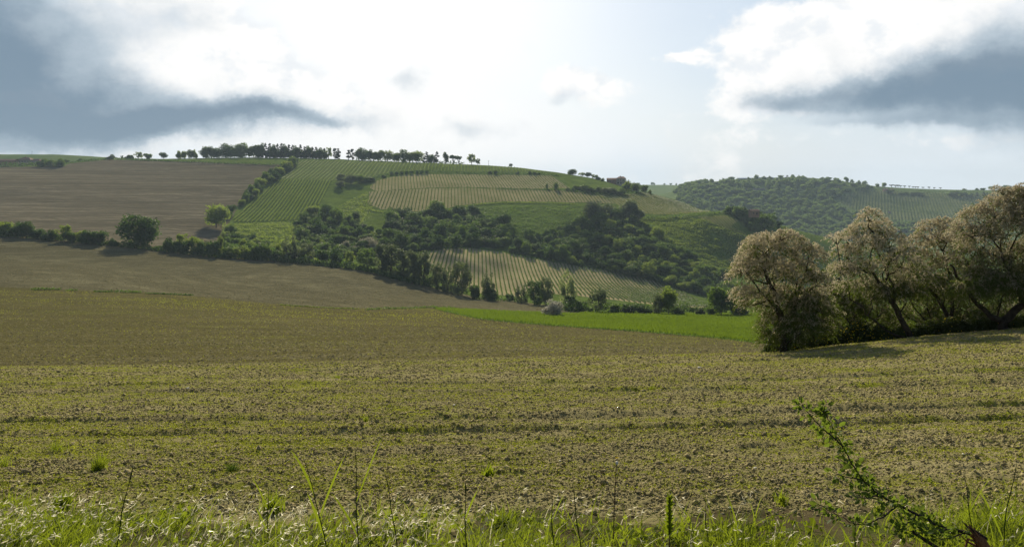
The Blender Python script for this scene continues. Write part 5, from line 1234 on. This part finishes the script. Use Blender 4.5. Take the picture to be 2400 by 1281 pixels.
def verge():
    g = np.random.default_rng(9); n = 90000
    px = g.uniform(-900, 3300, n); Y = 3.0 + 2.9 * g.random(n) ** 1.0; X = (px - W0) / F * Y
    lim = 4.45 + .9 * (fbm(X * 1.3, X * 0 + 2, 33, 3) - .35) + .35 * sstep(900, 0, px) + .35 * sstep(2150, 2350, px) - .2 * sstep(1300, 1700, px) * sstep(2200, 2000, px)
    dn = sstep(lim + .5, lim - .25, Y) * (0.15 + 1.5 * sstep(.35, .65, fbm(X * 2.6, Y * 3.2, 34, 3))) * (1 - .25 * sstep(1100, 1500, px) * sstep(2300, 2100, px)); k = g.random(n) < dn; X, Y, px = X[k], Y[k], px[k]; n = len(X)
    z = terr(X, Y); h = g.gamma(3.4, .031, n) * (0.55 + .9 * fbm(X * 1.7, Y * 1.7, 37, 2)); h = np.clip(h, .03, .36)
    v, f, tip, _ = blades(np.stack([X, Y, z - .01], 1), h, g.uniform(.004, .010, n), g.uniform(.2, 1.6, n), g.normal(.5, 1.5, n), g)
    tag(obj('grass', mesh_np('grass', v, f, [M['grass']], attrs={'tint': np.repeat(np.clip(g.random(n) * .8 + .1, 0, 1), 4)})), kind='stuff'); print('grass', n)
    # dark under-layer of broad little leaves
    m = 26000; px = g.uniform(-900, 3300, m); Y = 3.0 + 2.6 * g.random(m); X = (px - W0) / F * Y
    lim = 4.45 + .9 * (fbm(X * 1.3, X * 0 + 2, 33, 3) - .35) + .3 * sstep(900, 0, px); k = g.random(m) < sstep(lim + .35, lim - .2, Y) * sstep(.3, .6, fbm(X * 3, Y * 3, 35, 2)); X, Y = X[k], Y[k]; m = len(X)
    c = np.stack([X, Y, terr(X, Y) + g.uniform(.0, .07, m)], 1); nm = g.normal(size=(m, 3)) * .6 + np.array([0, -.2, 1.])
    v, f = cards(c, nm, .026 * g.uniform(.5, 1.6, m), 1.2, g=g)
    tag(obj('ground_cover', mesh_np('ground_cover', v, f, [M['grass']], attrs={'tint': g.random(m) * .6})), kind='stuff')
    # pale seeding brome: stalks with drooping spikelets
    m = 1200; px = g.uniform(-700, 2700, m); Y = g.uniform(3.1, 4.85, m)
    wl = .25 + .75 * sstep(1400, 200, px) + .35 * (sstep(500, 700, px) * sstep(1250, 1100, px)); k = g.random(m) < wl * (0.3 + 1.1 * fbm(px / 120, Y * 2, 36, 2)); px, Y = px[k], Y[k]
    Y = np.where(px < 700, Y + .35 * g.random(len(px)), Y); X = (px - W0) / F * Y; m = len(X); z = terr(X, Y)
    lean = g.uniform(.3, 1.3, m) + .35 * sstep(800, 100, px); az = g.normal(.15, .8, m)
    hh = g.uniform(.10, .30, m)
    v1, f1, tip, path = blades(np.stack([X, Y, z], 1), hh, np.full(m, .0032), lean, az, g, 4, .8)
    S = 8; tt = g.uniform(.55, 1.0, (m, S)); ii = tt * 4; i0 = np.clip(ii.astype(int), 0, 3); fr = (ii - i0)[..., None]
    b = np.take_along_axis(path, i0[..., None].repeat(3, -1), 1) * (1 - fr) + np.take_along_axis(path, (i0 + 1)[..., None].repeat(3, -1), 1) * fr
    b = b.reshape(-1, 3); q = len(b); d = np.stack([np.repeat(np.cos(az), S) * .6 + g.normal(0, .45, q), np.repeat(np.sin(az), S) * .6 + g.normal(0, .4, q), g.normal(.12, .45, q)], 1); d /= np.linalg.norm(d, axis=1)[:, None]
    ln = g.uniform(.014, .034, q)[:, None]; sd_ = np.cross(d, unit(q, g)); sd_ /= np.linalg.norm(sd_, axis=1)[:, None]; sd_ *= .0024
    v2 = np.stack([b, b + d * ln * .4 + sd_, b + d * ln * 1.2, b + d * ln * .4 - sd_], 1).reshape(-1, 3); f2 = np.arange(4 * q).reshape(q, 4)
    tag(obj('seeding_grass', mesh_np('seeding_grass', np.concatenate([v1, v2]), np.concatenate([f1, f2 + len(v1)]), [M['straw']], attrs={'tint': np.concatenate([np.zeros(len(f1)), g.random(q)])})), kind='stuff'); print('brome', m)
verge()

def leaf_blade(mb, p, az, ln, w, rise, droop, mi=0, seg=7):
    t = np.linspace(0, 1, seg); d = np.array([math.cos(az), math.sin(az), 0]); sdv = np.array([-math.sin(az), math.cos(az), 0]) * .4 + d * .8 + np.array([0, 0, -.35])
    c = p + d * (ln * t * (.35 + .65 * t * droop))[:, None] + np.array([0, 0, 1.]) * (ln * (rise * t - droop * .8 * t ** 2.2))[:, None]
    ww = w * np.sin(np.pi * np.clip(t * .92 + .08, 0, 1)) ** .6 * .5
    v = np.concatenate([c - sdv * ww[:, None], c + sdv * ww[:, None]]); f = [(i, seg + i, seg + i + 1, i + 1) for i in range(seg - 1)]
    mb.add(v, f, mi)
def reed(px, Y, top, leaves, label, seed, w=.012, tilt=0.0, head=False):
    """a tall stalk of grass with its own leaves"""
    g = np.random.default_rng(seed); X, Yd, z = on(px, Y); H = (-(top - HZ) * Y / F - z)
    root = bpy.data.objects.new('tall_grass', None); COL.objects.link(root); root.location = (X, Yd, z); tag(root, label, 'grass', 'tall grass stalks of the verge')
    t = np.linspace(0, 1, 8); P = np.stack([tilt * H * t ** 1.4 + .004 * np.sin(t * 9), .01 * np.sin(t * 4), H * t], 1)
    mb = MB(); mb.tube(P, .0034 * (1.15 - t * .75), 6); obj('stem', mb.mesh('stem', [M['grass_dark']], True), root)
    for k in range(leaves):
        q = .25 + .6 * k / max(1, leaves); p = np.array([np.interp(q, t, P[:, j]) for j in range(3)])
        lb = MB(); leaf_blade(lb, p, (0 if k % 2 else np.pi) + g.normal(0, .35), H * g.uniform(.38, .6), w * g.uniform(.5, .75), g.uniform(.85, 1.0), g.uniform(.02, .18)); obj('leaf', lb.mesh('leaf', [M['grass']], True), root)
    if head:
        hb = MB(); q = np.linspace(.8, 1, 5); hp = np.stack([np.interp(q, t, P[:, j]) for j in range(3)], 1); hb.tube(hp, [.0015, .0035, .004, .003, .0008], 6); obj('seed_head', hb.mesh('seed_head', [M['grass_dark']], True), root)
reed(768, 3.9, 1068, 3, 'tall green grass stalk with broad leaves leaning left', 101, .020, -.22)
reed(838, 3.9, 1055, 2, 'straight upright green grass stalk with one long side leaf', 102, .016, -.02)
reed(1092, 3.9, 1128, 2, 'thick dark-headed grass stalk in the middle of the verge', 103, .014, -.01, True)
reed(930, 4.1, 1112, 1, 'thin bent grass stalk right of the straight one', 104, .008, -.14, False)
reed(1362, 4.0, 1130, 1, 'slender dark grass stalk leaning left, left of the yellow flower', 105, .008, -.12)
reed(1298, 4.0, 1148, 2, 'green grass stalk with drooping pale leaf, left of the slender one', 106, .012, -.04, False)
reed(270, 4.1, 1090, 1, 'dark grass spike leaning right on the left of the verge', 108, .008, .20, True)
reed(1660, 4.2, 1165, 2, 'dark-stemmed grass right of the leafy weed', 113, .010, -.08)
reed(2350, 3.9, 1085, 3, 'tall pale grass at the right edge leaning right', 116, .014, .12)
reed(2290, 4.0, 1110, 2, 'bent grass stalk between the leafy branch and the right edge', 117, .010, -.16, False)
reed(2010, 3.8, 1190, 2, 'broad-leaved grass growing through the lower twig of the branch', 118, .014, -.05, False)
reed(625, 4.2, 1140, 3, 'bushy young grass stalk left of the tall leaning one', 119, .014, .03, False)

def tuft(px, py, wpx, n, label, seed, mat='grass', wid=.006, spread=1.0, hm=1.0):
    g = np.random.default_rng(seed); X, Y, z = hit(px, py, 4.5, 30); s = Y / F * wpx
    P = np.stack([g.normal(0, s * .10, n), g.normal(0, s * .10, n), np.full(n, -.01)], 1)
    v, f, _, _ = blades(P, s * g.uniform(.35, .75, n) * hm, wid * g.uniform(.7, 1.3, n), g.uniform(.1, 1.1, n) * spread, g.uniform(0, 6.28, n), g)
    o = obj('grass_tuft', mesh_np('grass_tuft', v, f, [M[mat]], attrs={'tint': np.repeat(g.random(n), 4)}), loc=(X, Y, z + .01)); tag(o, label, 'grass tuft', 'grass tufts on the bare soil')
tuft(545, 1112, 52, 130, 'dense dark green grass tuft alone on the soil, left of centre', 131, 'grass_dark')
tuft(232, 1104, 80, 160, 'wide bright green grass tuft on the left', 132)
tuft(135, 1060, 60, 70, 'loose grass tuft behind the wide bright one', 133)
tuft(12, 1095, 60, 60, 'yellow-green tuft at the left edge of the field', 134)
tuft(1145, 1116, 58, 36, 'broad-bladed grass plant alone on the soil, right of centre', 135, 'grass', .016, 1.2)
tuft(2180, 1133, 28, 26, 'small yellow-green tuft between branch and right edge', 136, 'grass', .007, .6)
tuft(950, 1076, 22, 22, 'little grass tuft above the straight stalk', 137, 'grass', .006)
tuft(858, 988, 26, 60, 'small green tuft beside the wheel ruts', 138, 'grass', .008)
tuft(790, 888, 40, 50, 'distant green patch of grass near the crest on the left', 139, 'grass', .014, 1.3, .5)
tuft(1528, 912, 30, 40, 'distant grass tuft right of centre', 140, 'grass', .012, 1.3, .5)
tuft(1640, 908, 36, 40, 'distant grass tuft nearest the tamarisks', 141, 'grass', .012, 1.3, .5)
tuft(1832, 1180, 70, 46, 'spreading grass plant at the tip of the lower twig', 142, 'grass', .010, 1.2)
tuft(270, 872, 26, 40, 'far grass tuft on the crest of the near field', 143, 'grass', .014, 1, .6)
tuft(2060, 1205, 40, 60, 'grass tuft in the shade of the leafy branch', 144, 'grass', .008)
tuft(2330, 1262, 230, 190, 'large shaggy grass clump in the bottom right corner', 145, 'grass', .007, 1.6, .7)
tuft(150, 1195, 90, 160, 'shaggy green clump rising at the left of the verge', 146, 'grass', .009, .7, .9)
tuft(640, 1205, 100, 150, 'bushy bright clump of grass left of the tall stalks', 147, 'grass', .008, .8, .9)
tuft(1180, 1240, 110, 160, 'bright clump of grass right of the dark-headed stalk', 148, 'grass', .009, .7, .8)

M['stalk'] = plain_mat('weed_stalk', (0.10, 0.065, 0.035), (0.16, 0.10, 0.055), 30, .8, .1)
M['white_fluff'] = plain_mat('seed_fluff', (0.6, 0.58, 0.52), (0.75, 0.73, 0.68), 60, .9, .1)
def flower_plant():
    Y = 4.0; X, _, z = on(1438, Y); root = bpy.data.objects.new('flowering_weed', None); COL.objects.link(root); root.location = (X, Y, z); tag(root, 'thin weed with one yellow flower and a white seed head above the verge', 'wildflower')
    W = lambda px, py: np.array([(px - W0) / F * Y - X, 0, -(py - HZ) / F * Y - z])
    sb = MB(); sb.tube([W(1438, 1262), W(1439, 1210), W(1441, 1150), W(1443, 1110), W(1445, 1088)], [.003, .0028, .0024, .002, .0016], 5)
    for a, b in (((1440, 1180), (1420, 1130)), ((1420, 1130), (1412, 1095)), ((1441, 1140), (1452, 1100)), ((1440, 1190), (1447, 1188)), ((1412, 1095), (1405, 1090))): sb.tube([W(*a), (W(*a) + W(*b)) / 2 + [0, 0, -.004], W(*b)], [.002, .0016, .0012], 4)
    obj('stem', sb.mesh('stem', [M['stalk']], True), root)
    g = np.random.default_rng(1)
    for (px, py, r) in ((1445.5, 1073, .010), (1447, 1187, .005)):
        fb = MB()
        for k in range(14):
            a = k / 14 * 6.283; c = W(px, py); d = np.array([math.cos(a), math.sin(a) * .8, .55]); sd_ = np.cross(d, [0, 0, 1.]); sd_ = sd_ / np.linalg.norm(sd_) * r * .25
            fb.add([c, c + d * r * .6 + sd_, c + d * r * 1.1, c + d * r * .6 - sd_], [(0, 1, 2, 3)])
        obj('flower', fb.mesh('flower', [M['yellow_petal']]), root)
    v = IV * np.array([.008, .008, .011]) + W(1446, 1084); obj('seed_head', mesh_np('seed_head', v, IF, [M['white_fluff']], smooth=True), root)
flower_plant()
def leafy_weed():
    Y = 4.0; X, _, z = on(1567, Y); root = bpy.data.objects.new('leafy_weed', None); COL.objects.link(root); root.location = (X, Y, z); tag(root, 'upright weed densely set with bright lance-shaped leaves', 'weed')
    H = -(1165 - HZ) * Y / F - z; sb = MB(); sb.tube([(0, 0, 0), (.006, 0, H * .4), (0.004, 0, H * .8), (0, 0, H)], [.004, .0036, .0028, .001], 6); obj('stem', sb.mesh('stem', [M['stalk']], True), root)
    g = np.random.default_rng(4); lb = MB()
    for k in range(64):
        q = .38 + .62 * k / 64; leaf_blade(lb, np.array([.004, 0, H * q]), k * 2.4, .06 * (1.15 - .5 * q) * g.uniform(.7, 1.2), .015, .75, .25)
    obj('leaf', lb.mesh('leaf', [M['grass']], True), root)
leafy_weed()

# ------------------------------------------------------------------ the leafy branch in the bottom right corner
M['branch_leaf'] = leaf_mat('branch_leaf', (0.050, 0.085, 0.018), (0.110, 0.160, 0.030), 0.45, (0.28, 0.38, 0.03))
M['branch_bark'] = plain_mat('branch_bark', (0.035, 0.026, 0.024), (0.085, 0.065, 0.055), 40, .8, .5, 120)
M['torn_wood'] = plain_mat('torn_wood', (0.26, 0.12, 0.06), (0.45, 0.24, 0.13), 60, .8, .8, 160)
def branch():
    Y = 3.25; X, _, z = on(2300, Y); root = bpy.data.objects.new('fallen_branch', None); COL.objects.link(root); root.location = (X, Y, z); tag(root, 'dark twiggy branch with small green leaves rising left from the torn stump', 'branch')
    g = np.random.default_rng(8)
    W = lambda px, py, dy=0: np.array([(px - W0) / F * (Y + dy) - X, dy, -(py - HZ) / F * (Y + dy) - z])
    main = [(2310,1262,0),(2262,1247,.02),(2225,1236,.03),(2190,1226,.05),(2150,1205,.06),(2105,1182,.08),(2060,1158,.08),(2020,1122,.1),(1996,1085,.1),(1975,1045,.12),(1955,1010,.12),(1940,975,.12)]
    subs = [[(1975,1045,.12),(1950,1022,.1),(1915,990,.1),(1890,962,.1),(1874,950,.1)], [(1940,975,.12),(1928,962,.1),(1908,972,.08)], [(1940,975,.12),(1934,962,.1),(1932,950,.1)],
            [(2105,1182,.08),(2085,1200,.02),(2040,1226,0),(2005,1228,0),(1965,1208,0),(1930,1188,-.02),(1915,1180,-.02)], [(2020,1122,.1),(1985,1118,.05),(1955,1108,.03)],
            [(2060,1158,.08),(2040,1130,.15),(2030,1108,.2)], [(2150,1205,.06),(2120,1230,0),(2090,1262,-.05)], [(2190,1226,.05),(2160,1200,.1),(2135,1190,.12)], [(2225,1236,.03),(2200,1250,-.02),(2150,1246,-.05),(2110,1240,-.05)],
            [(2060,1158,.08),(2030,1168,0),(2000,1160,0)], [(2262,1247,.02),(2220,1262,-.05),(2170,1262,-.05)]]
    def smoothp(pts, m=5):
        P = np.array([W(*p) for p in pts]); t = np.linspace(0, len(P) - 1, len(P) * m); Q = np.stack([np.interp(t, np.arange(len(P)), P[:, i]) for i in range(3)], 1); return Q + g.normal(0, .0018, Q.shape)
    sb = MB(); Q = smoothp(main); sb.tube(Q, np.linspace(.0075, .0016, len(Q)), 8); obj('stem', sb.mesh('stem', [M['branch_bark']], True), root)
    paths = [Q]
    for sp in subs:
        q = smoothp(sp); tb = MB(); tb.tube(q, np.linspace(.0035, .0010, len(q)), 6); obj('twig', tb.mesh('twig', [M['branch_bark']], True), root); paths.append(q)
    V, Fc, n0 = [], [], 0
    for j, q in enumerate(paths):
        L_ = np.linalg.norm(np.diff(q, axis=0), axis=1).sum(); n = int(L_ * (400 if j == 0 else 330)); t = g.random(n) ** (.7 if j == 0 else 1) * (len(q) - 1) ; 
        if j == 0: t = t[t > (len(q) * .22)]; n = len(t)
        base = np.stack([np.interp(t, np.arange(len(q)), q[:, i]) for i in range(3)], 1)
        d = unit(n, g) + np.array([-.2, 0, .25]); d /= np.linalg.norm(d, axis=1)[:, None]; base = base + d * g.uniform(.004, .036, n)[:, None]
        sd_ = np.cross(d, unit(n, g)); sd_ /= np.linalg.norm(sd_, axis=1)[:, None]; up = np.cross(sd_, d); ln = g.uniform(.012, .030, n)[:, None]; w = ln * .32
        # six-cornered leaf, folded a little along the midrib: two quads
        p0 = base; p1 = base + d * ln * .3 + sd_ * w + up * w * .25; p2 = base + d * ln * .7 + sd_ * w * .8 + up * w * .2; p3 = base + d * ln
        q1 = base + d * ln * .3 - sd_ * w + up * w * .25; q2 = base + d * ln * .7 - sd_ * w * .8 + up * w * .2
        v = np.stack([p0, p1, p2, p3, q2, q1], 1).reshape(-1, 3); b = (np.arange(n) * 6)[:, None]
        V.append(v); Fc.append(np.concatenate([b + [[0, 1, 2, 3]], b + [[0, 3, 4, 5]]]) + n0); n0 += len(v)
    f = np.concatenate(Fc); obj('leaves', mesh_np('leaves', np.concatenate(V), f, [M['branch_leaf']], attrs={'tint': g.random(len(f))}), root)
    # torn stump
    r2 = bpy.data.objects.new('torn_stump', None); COL.objects.link(r2); r2.location = (X, Y, z); tag(r2, 'torn reddish-brown stump with splinters in the bottom right corner', 'stump')
    tb = MB(); tb.tube([W(2330, 1330), W(2312, 1290), W(2296, 1262), W(2285, 1250)], [.026, .024, .020, .012], 9); obj('wood', tb.mesh('wood', [M['torn_wood']], True), r2)
    for k in range(15):
        a0 = W(2300 + g.uniform(-12, 12), 1270 + g.uniform(-10, 10), g.uniform(-.02, .02)); e = W(2262 + g.uniform(-14, 24), 1238 + g.uniform(-22, 16), g.uniform(-.04, .04))
        if k == 0: e = W(2253, 1218, 0)
        s_ = MB(); s_.tube([a0, (a0 + e) / 2 + g.normal(0, .003, 3), e], [.006, .004, .0006], 5); obj('splinter', s_.mesh('splinter', [M['torn_wood'] if k % 3 else M['branch_bark']], True), r2)
    for k, (a, b) in enumerate((((2310, 1275), (2268, 1262)), ((2268, 1262), (2262, 1285)))):
        s_ = MB(); s_.tube([W(*a), W(*b)], [.005, .004], 5); obj('splinter', s_.mesh('splinter', [M['torn_wood']], True), r2)
    s_ = MB(); s_.tube([W(2140, 1246, -.05), W(2165, 1262, -.05), W(2200, 1285, -.05), W(2240, 1300, -.05)], [.006, .007, .008, .009], 7); obj('side_branch', s_.mesh('side_branch', [M['branch_bark']], True), r2)
branch()
#@@END

# ------------------------------------------------------------------ camera
cam = bpy.data.cameras.new('camera'); co = bpy.data.objects.new('camera', cam); COL.objects.link(co)
co.location = (0, 0, 0); co.rotation_euler = (R(90), 0, 0)
cam.sensor_width = 36; cam.lens = F / 2400 * 36; cam.shift_y = -(640.5 - HZ) / 2400
cam.clip_start = 0.05; cam.clip_end = 12000
scene.camera = co

# ------------------------------------------------------------------ sun and sky
SUN_AZ = math.atan2(-0.135, 1.0); SUN_EL = R(27)
sd = Vector((math.sin(SUN_AZ) * math.cos(SUN_EL), math.cos(SUN_AZ) * math.cos(SUN_EL), math.sin(SUN_EL)))
sl = bpy.data.lights.new('sun', 'SUN'); sl.energy = 5.0; sl.angle = R(0.6); sl.color = (1.0, 0.88, 0.66)
so = bpy.data.objects.new('sun', sl); COL.objects.link(so); so.rotation_euler = sd.to_track_quat('Z', 'Y').to_euler()
so.location = sd * 3000

w = bpy.data.worlds.new('World'); scene.world = w; w.use_nodes = True
nt = w.node_tree; nt.nodes.clear()
sky = N(nt, 'ShaderNodeTexSky', sky_type='NISHITA', sun_disc=False, sun_elevation=SUN_EL, sun_rotation=SUN_AZ, air_density=1.0, dust_density=1.5, ozone_density=1.0)
tc = N(nt, 'ShaderNodeTexCoord').outputs['Generated']
sx = N(nt, 'ShaderNodeSeparateXYZ'); L(nt, tc, sx.inputs[0])
az = math_n(nt, 'ARCTAN2', sx.outputs[0], sx.outputs[1])
hyp = math_n(nt, 'SQRT', math_n(nt, 'ADD', math_n(nt, 'MULTIPLY', sx.outputs[0], sx.outputs[0]), math_n(nt, 'MULTIPLY', sx.outputs[1], sx.outputs[1])))
el = math_n(nt, 'ARCTAN2', sx.outputs[2], hyp)
cv = N(nt, 'ShaderNodeCombineXYZ'); L(nt, az, cv.inputs[0]); L(nt, el, cv.inputs[1])
n1 = noise(nt, mapping(nt, cv.outputs[0], (1, 1.35, 1)), 6.0, 7, 0.60)
n2 = noise(nt, mapping(nt, cv.outputs[0], (1, 1.35, 1), 0, (5, 3, 1)), 17.0, 7, 0.60)
n3 = noise(nt, mapping(nt, cv.outputs[0], (1, 1.7, 1), 0, (9, 1, 4)), 3.0, 5, 0.55)
def ncol(vec, scale, detail, rough):
    n = nt.nodes.new('ShaderNodeTexNoise'); n.inputs['Scale'].default_value = scale; n.inputs['Detail'].default_value = detail; n.inputs['Roughness'].default_value = rough
    nt.links.new(vec, n.inputs['Vector']); q = N(nt, 'ShaderNodeSeparateXYZ'); L(nt, n.outputs[1], q.inputs[0]); return q
w1 = ncol(mapping(nt, cv.outputs[0], (1, 1.2, 1), 0, (2, 2, 2)), 5.0, 8, 0.62)
azw = math_n(nt, 'MULTIPLY_ADD', math_n(nt, 'SUBTRACT', w1.outputs[0], 0.5), 0.19, az)
elw = math_n(nt, 'MULTIPLY_ADD', math_n(nt, 'SUBTRACT', w1.outputs[1], 0.5), 0.10, el)
def blob(px, py, wx, wy, amp=1.0, tilt=0.0):
    """a soft elliptical body of cloud at a bearing and an elevation"""
    a0 = math.atan2(px - W0, F); e0 = math.atan2(HZ - py, math.hypot(F, px - W0))
    c = F / math.cos(a0)
    dx = math_n(nt, 'SUBTRACT', azw, a0); dy = math_n(nt, 'SUBTRACT', elw, e0)
    if tilt:
        dy = math_n(nt, 'MULTIPLY_ADD', dx, -tilt, dy)
    q = math_n(nt, 'ADD', math_n(nt, 'POWER', math_n(nt, 'ABSOLUTE', math_n(nt, 'MULTIPLY', dx, F / wx)), 2.0),
               math_n(nt, 'POWER', math_n(nt, 'ABSOLUTE', math_n(nt, 'MULTIPLY', dy, F / wy)), 2.0))
    return math_n(nt, 'MULTIPLY', math_n(nt, 'EXPONENT', math_n(nt, 'MULTIPLY', q, -1.0)), amp)
def total(bl):
    s = bl[0]
    for b in bl[1:]: s = math_n(nt, 'ADD', s, b)
    return s
dark = total([blob(-60, 90, 270, 150, 1.0), blob(40, 190, 260, 60, 0.6), blob(230, 285, 280, 42, 0.9), blob(440, 280, 240, 42, 0.8), blob(665, 288, 150, 17, 0.6),
              blob(-60, 335, 160, 20, 0.4), blob(-420, 120, 300, 250, 1.0),
              blob(1960, 235, 190, 46, 0.62), blob(2180, 215, 240, 60, 0.85), blob(2400, 180, 190, 80, 0.9), blob(1790, 235, 90, 26, 0.3), blob(2800, 170, 330, 140, 1.0),
              blob(2080, 296, 240, 15, 0.40), blob(935, 192, 62, 30, 0.52), blob(1130, 300, 120, 34, 0.50), blob(1360, 222, 66, 24, 0.40), blob(760, 120, 90, 26, 0.22), blob(1250, 380, 220, 14, 0.2), blob(400, 40, 70, 40, 0.18)])
bright = total([blob(290, 70, 150, 110, 0.8), blob(520, 130, 230, 110, 0.75), blob(680, 235, 200, 70, 0.6),
                blob(1830, 140, 170, 100, 0.75), blob(2060, 80, 260, 90, 0.85), blob(2330, 40, 250, 90, 0.9), blob(1750, 250, 120, 60, 0.5), blob(1420, 400, 500, 60, 0.3),
                blob(1390, 185, 90, 52, 0.72), blob(1585, 136, 50, 16, 0.6), blob(120, 222, 190, 12, 0.7), blob(200, 335, 260, 16, 0.6), blob(60, 345, 260, 22, 0.4), blob(1130, 270, 150, 60, 0.4), blob(2150, 330, 300, 30, 0.35)])
glow = total([blob(930, 60, 560, 330, 0.8), blob(850, 330, 700, 120, 0.6)])
low = math_n(nt, 'MULTIPLY', math_n(nt, 'EXPONENT', math_n(nt, 'MULTIPLY', math_n(nt, 'ABSOLUTE', el), -9.0)), ramp(nt, sx.outputs[1], -0.1, 0.7))
skyc = N(nt, 'ShaderNodeVectorMath', operation='SCALE'); L(nt, sky.outputs[0], skyc.inputs[0]); skyc.inputs['Scale'].default_value = 0.075
veil = math_n(nt, 'ADD', math_n(nt, 'ADD', math_n(nt, 'MULTIPLY', glow, 0.55), math_n(nt, 'MULTIPLY', low, 0.95)), math_n(nt, 'MULTIPLY', math_n(nt, 'SUBTRACT', n3, 0.5), 1.6), clamp=True)
base = mixc(nt, veil, mixc(nt, math_n(nt, 'MULTIPLY', ramp(nt, sx.outputs[1], 0.2, 0.8), 0.5), skyc.outputs[0], (0.42, 0.62, 0.86)), (0.80, 0.87, 0.93))
base = mixc(nt, ramp(nt, math_n(nt, 'ADD', glow, math_n(nt, 'MULTIPLY', math_n(nt, 'SUBTRACT', n3, 0.5), 0.8)), 0.25, 1.0), base, (1.0, 0.995, 0.985))
nb = math_n(nt, 'ADD', math_n(nt, 'MULTIPLY', math_n(nt, 'SUBTRACT', n1, 0.5), 2.6), math_n(nt, 'MULTIPLY', math_n(nt, 'SUBTRACT', n2, 0.5), 1.9))
bf = ramp(nt, math_n(nt, 'MULTIPLY_ADD', nb, 0.55, bright), 0.22, 0.55)
c1 = mixc(nt, bf, base, mixc(nt, ramp(nt, n2, 0.36, 0.52), (0.84, 0.87, 0.90), (1.0, 0.99, 0.975)))
nd = math_n(nt, 'ADD', math_n(nt, 'MULTIPLY', math_n(nt, 'SUBTRACT', n1, 0.5), 2.2), math_n(nt, 'MULTIPLY', math_n(nt, 'SUBTRACT', n2, 0.5), 0.9))
dk = math_n(nt, 'MULTIPLY_ADD', nd, 0.55, dark)
df = math_n(nt, 'MULTIPLY', ramp(nt, dk, 0.10, 0.85), 0.95)
dcol = mixc(nt, ramp(nt, math_n(nt, 'MULTIPLY_ADD', n2, -1.4, math_n(nt, 'MULTIPLY_ADD', n1, -1.6, dk)), -1.15, 0.05), (0.46, 0.55, 0.63), (0.165, 0.245, 0.330))
c2 = mixc(nt, df, c1, dcol)
bg = N(nt, 'ShaderNodeBackground'); L(nt, c2, bg.inputs[0]); bg.inputs[1].default_value = 0.80
ow = N(nt, 'ShaderNodeOutputWorld'); L(nt, bg.outputs[0], ow.inputs[0])
w.cycles.sampling_method = 'MANUAL'; w.cycles.sample_map_resolution = 512

# ------------------------------------------------------------------ clouds between the sun and the hill
cm_, nt = newmat('cloud_vapour')
p = N(nt, 'ShaderNodeBsdfDiffuse', inp={'Color': (0.9, 0.9, 0.92, 1)}); t = N(nt, 'ShaderNodeBsdfTransparent'); mx = N(nt, 'ShaderNodeMixShader'); mx.inputs[0].default_value = 0.42
L(nt, t.outputs[0], mx.inputs[1]); L(nt, p.outputs[0], mx.inputs[2]); o = N(nt, 'ShaderNodeOutputMaterial'); L(nt, mx.outputs[0], o.inputs[0])
def cloud(px, Y, wx, wy, rz, seed, alt=620.0):
    X, Yd, z = on(px, Y); g = np.random.default_rng(seed); c = Vector((X, Yd, z)) + sd * (alt / sd.z)
    mb = MB(); iv = IV
    for k in range(34):
        a = g.uniform(0, 6.28); r = g.random() ** .6; q = np.array([math.cos(a) * wx * r, math.sin(a) * wy * r, g.uniform(-12, 22)])
        s_ = g.uniform(.16, .34) * min(wx, wy) * (1.15 - .5 * r); mb.add(iv * (1 + .15 * g.normal(size=(12, 1))) * np.array([s_, s_, s_ * .35]) + q, IF)
    o = obj('cloud', mb.mesh('cloud', [cm_], True), loc=c); o.rotation_euler = (0, 0, rz); tag(o, kind='stuff')
cloud(1030, 545, 70, 36, .1, 202); cloud(1400, 640, 90, 40, -.15, 203)
# ------------------------------------------------------------------ haze
def haze(dens):
    m, nt = newmat('haze_air')
    v = N(nt, 'ShaderNodeVolumePrincipled'); v.inputs['Color'].default_value = (0.62, 0.80, 1.0, 1); v.inputs['Density'].default_value = dens
    v.inputs['Anisotropy'].default_value = 0.1
    o = N(nt, 'ShaderNodeOutputMaterial'); L(nt, v.outputs[0], o.inputs['Volume'])
    mb = MB(); mb.box(-11200, 11200, -70, 4600, float(ZZ.min()) - 1.5, 120)
    h = obj('haze', mb.mesh('haze', [m])); tag(h, kind='stuff')
haze(0.00010)

scene.view_settings.view_transform = 'Standard'; scene.view_settings.look = 'None'
scene.view_settings.exposure = 0.42; scene.view_settings.gamma = 1.0
scene.cycles.max_bounces = 6; scene.cycles.diffuse_bounces = 3; scene.cycles.glossy_bounces = 1; scene.cycles.transmission_bounces = 3
scene.cycles.volume_bounces = 0; scene.cycles.caustics_reflective = False; scene.cycles.caustics_refractive = False
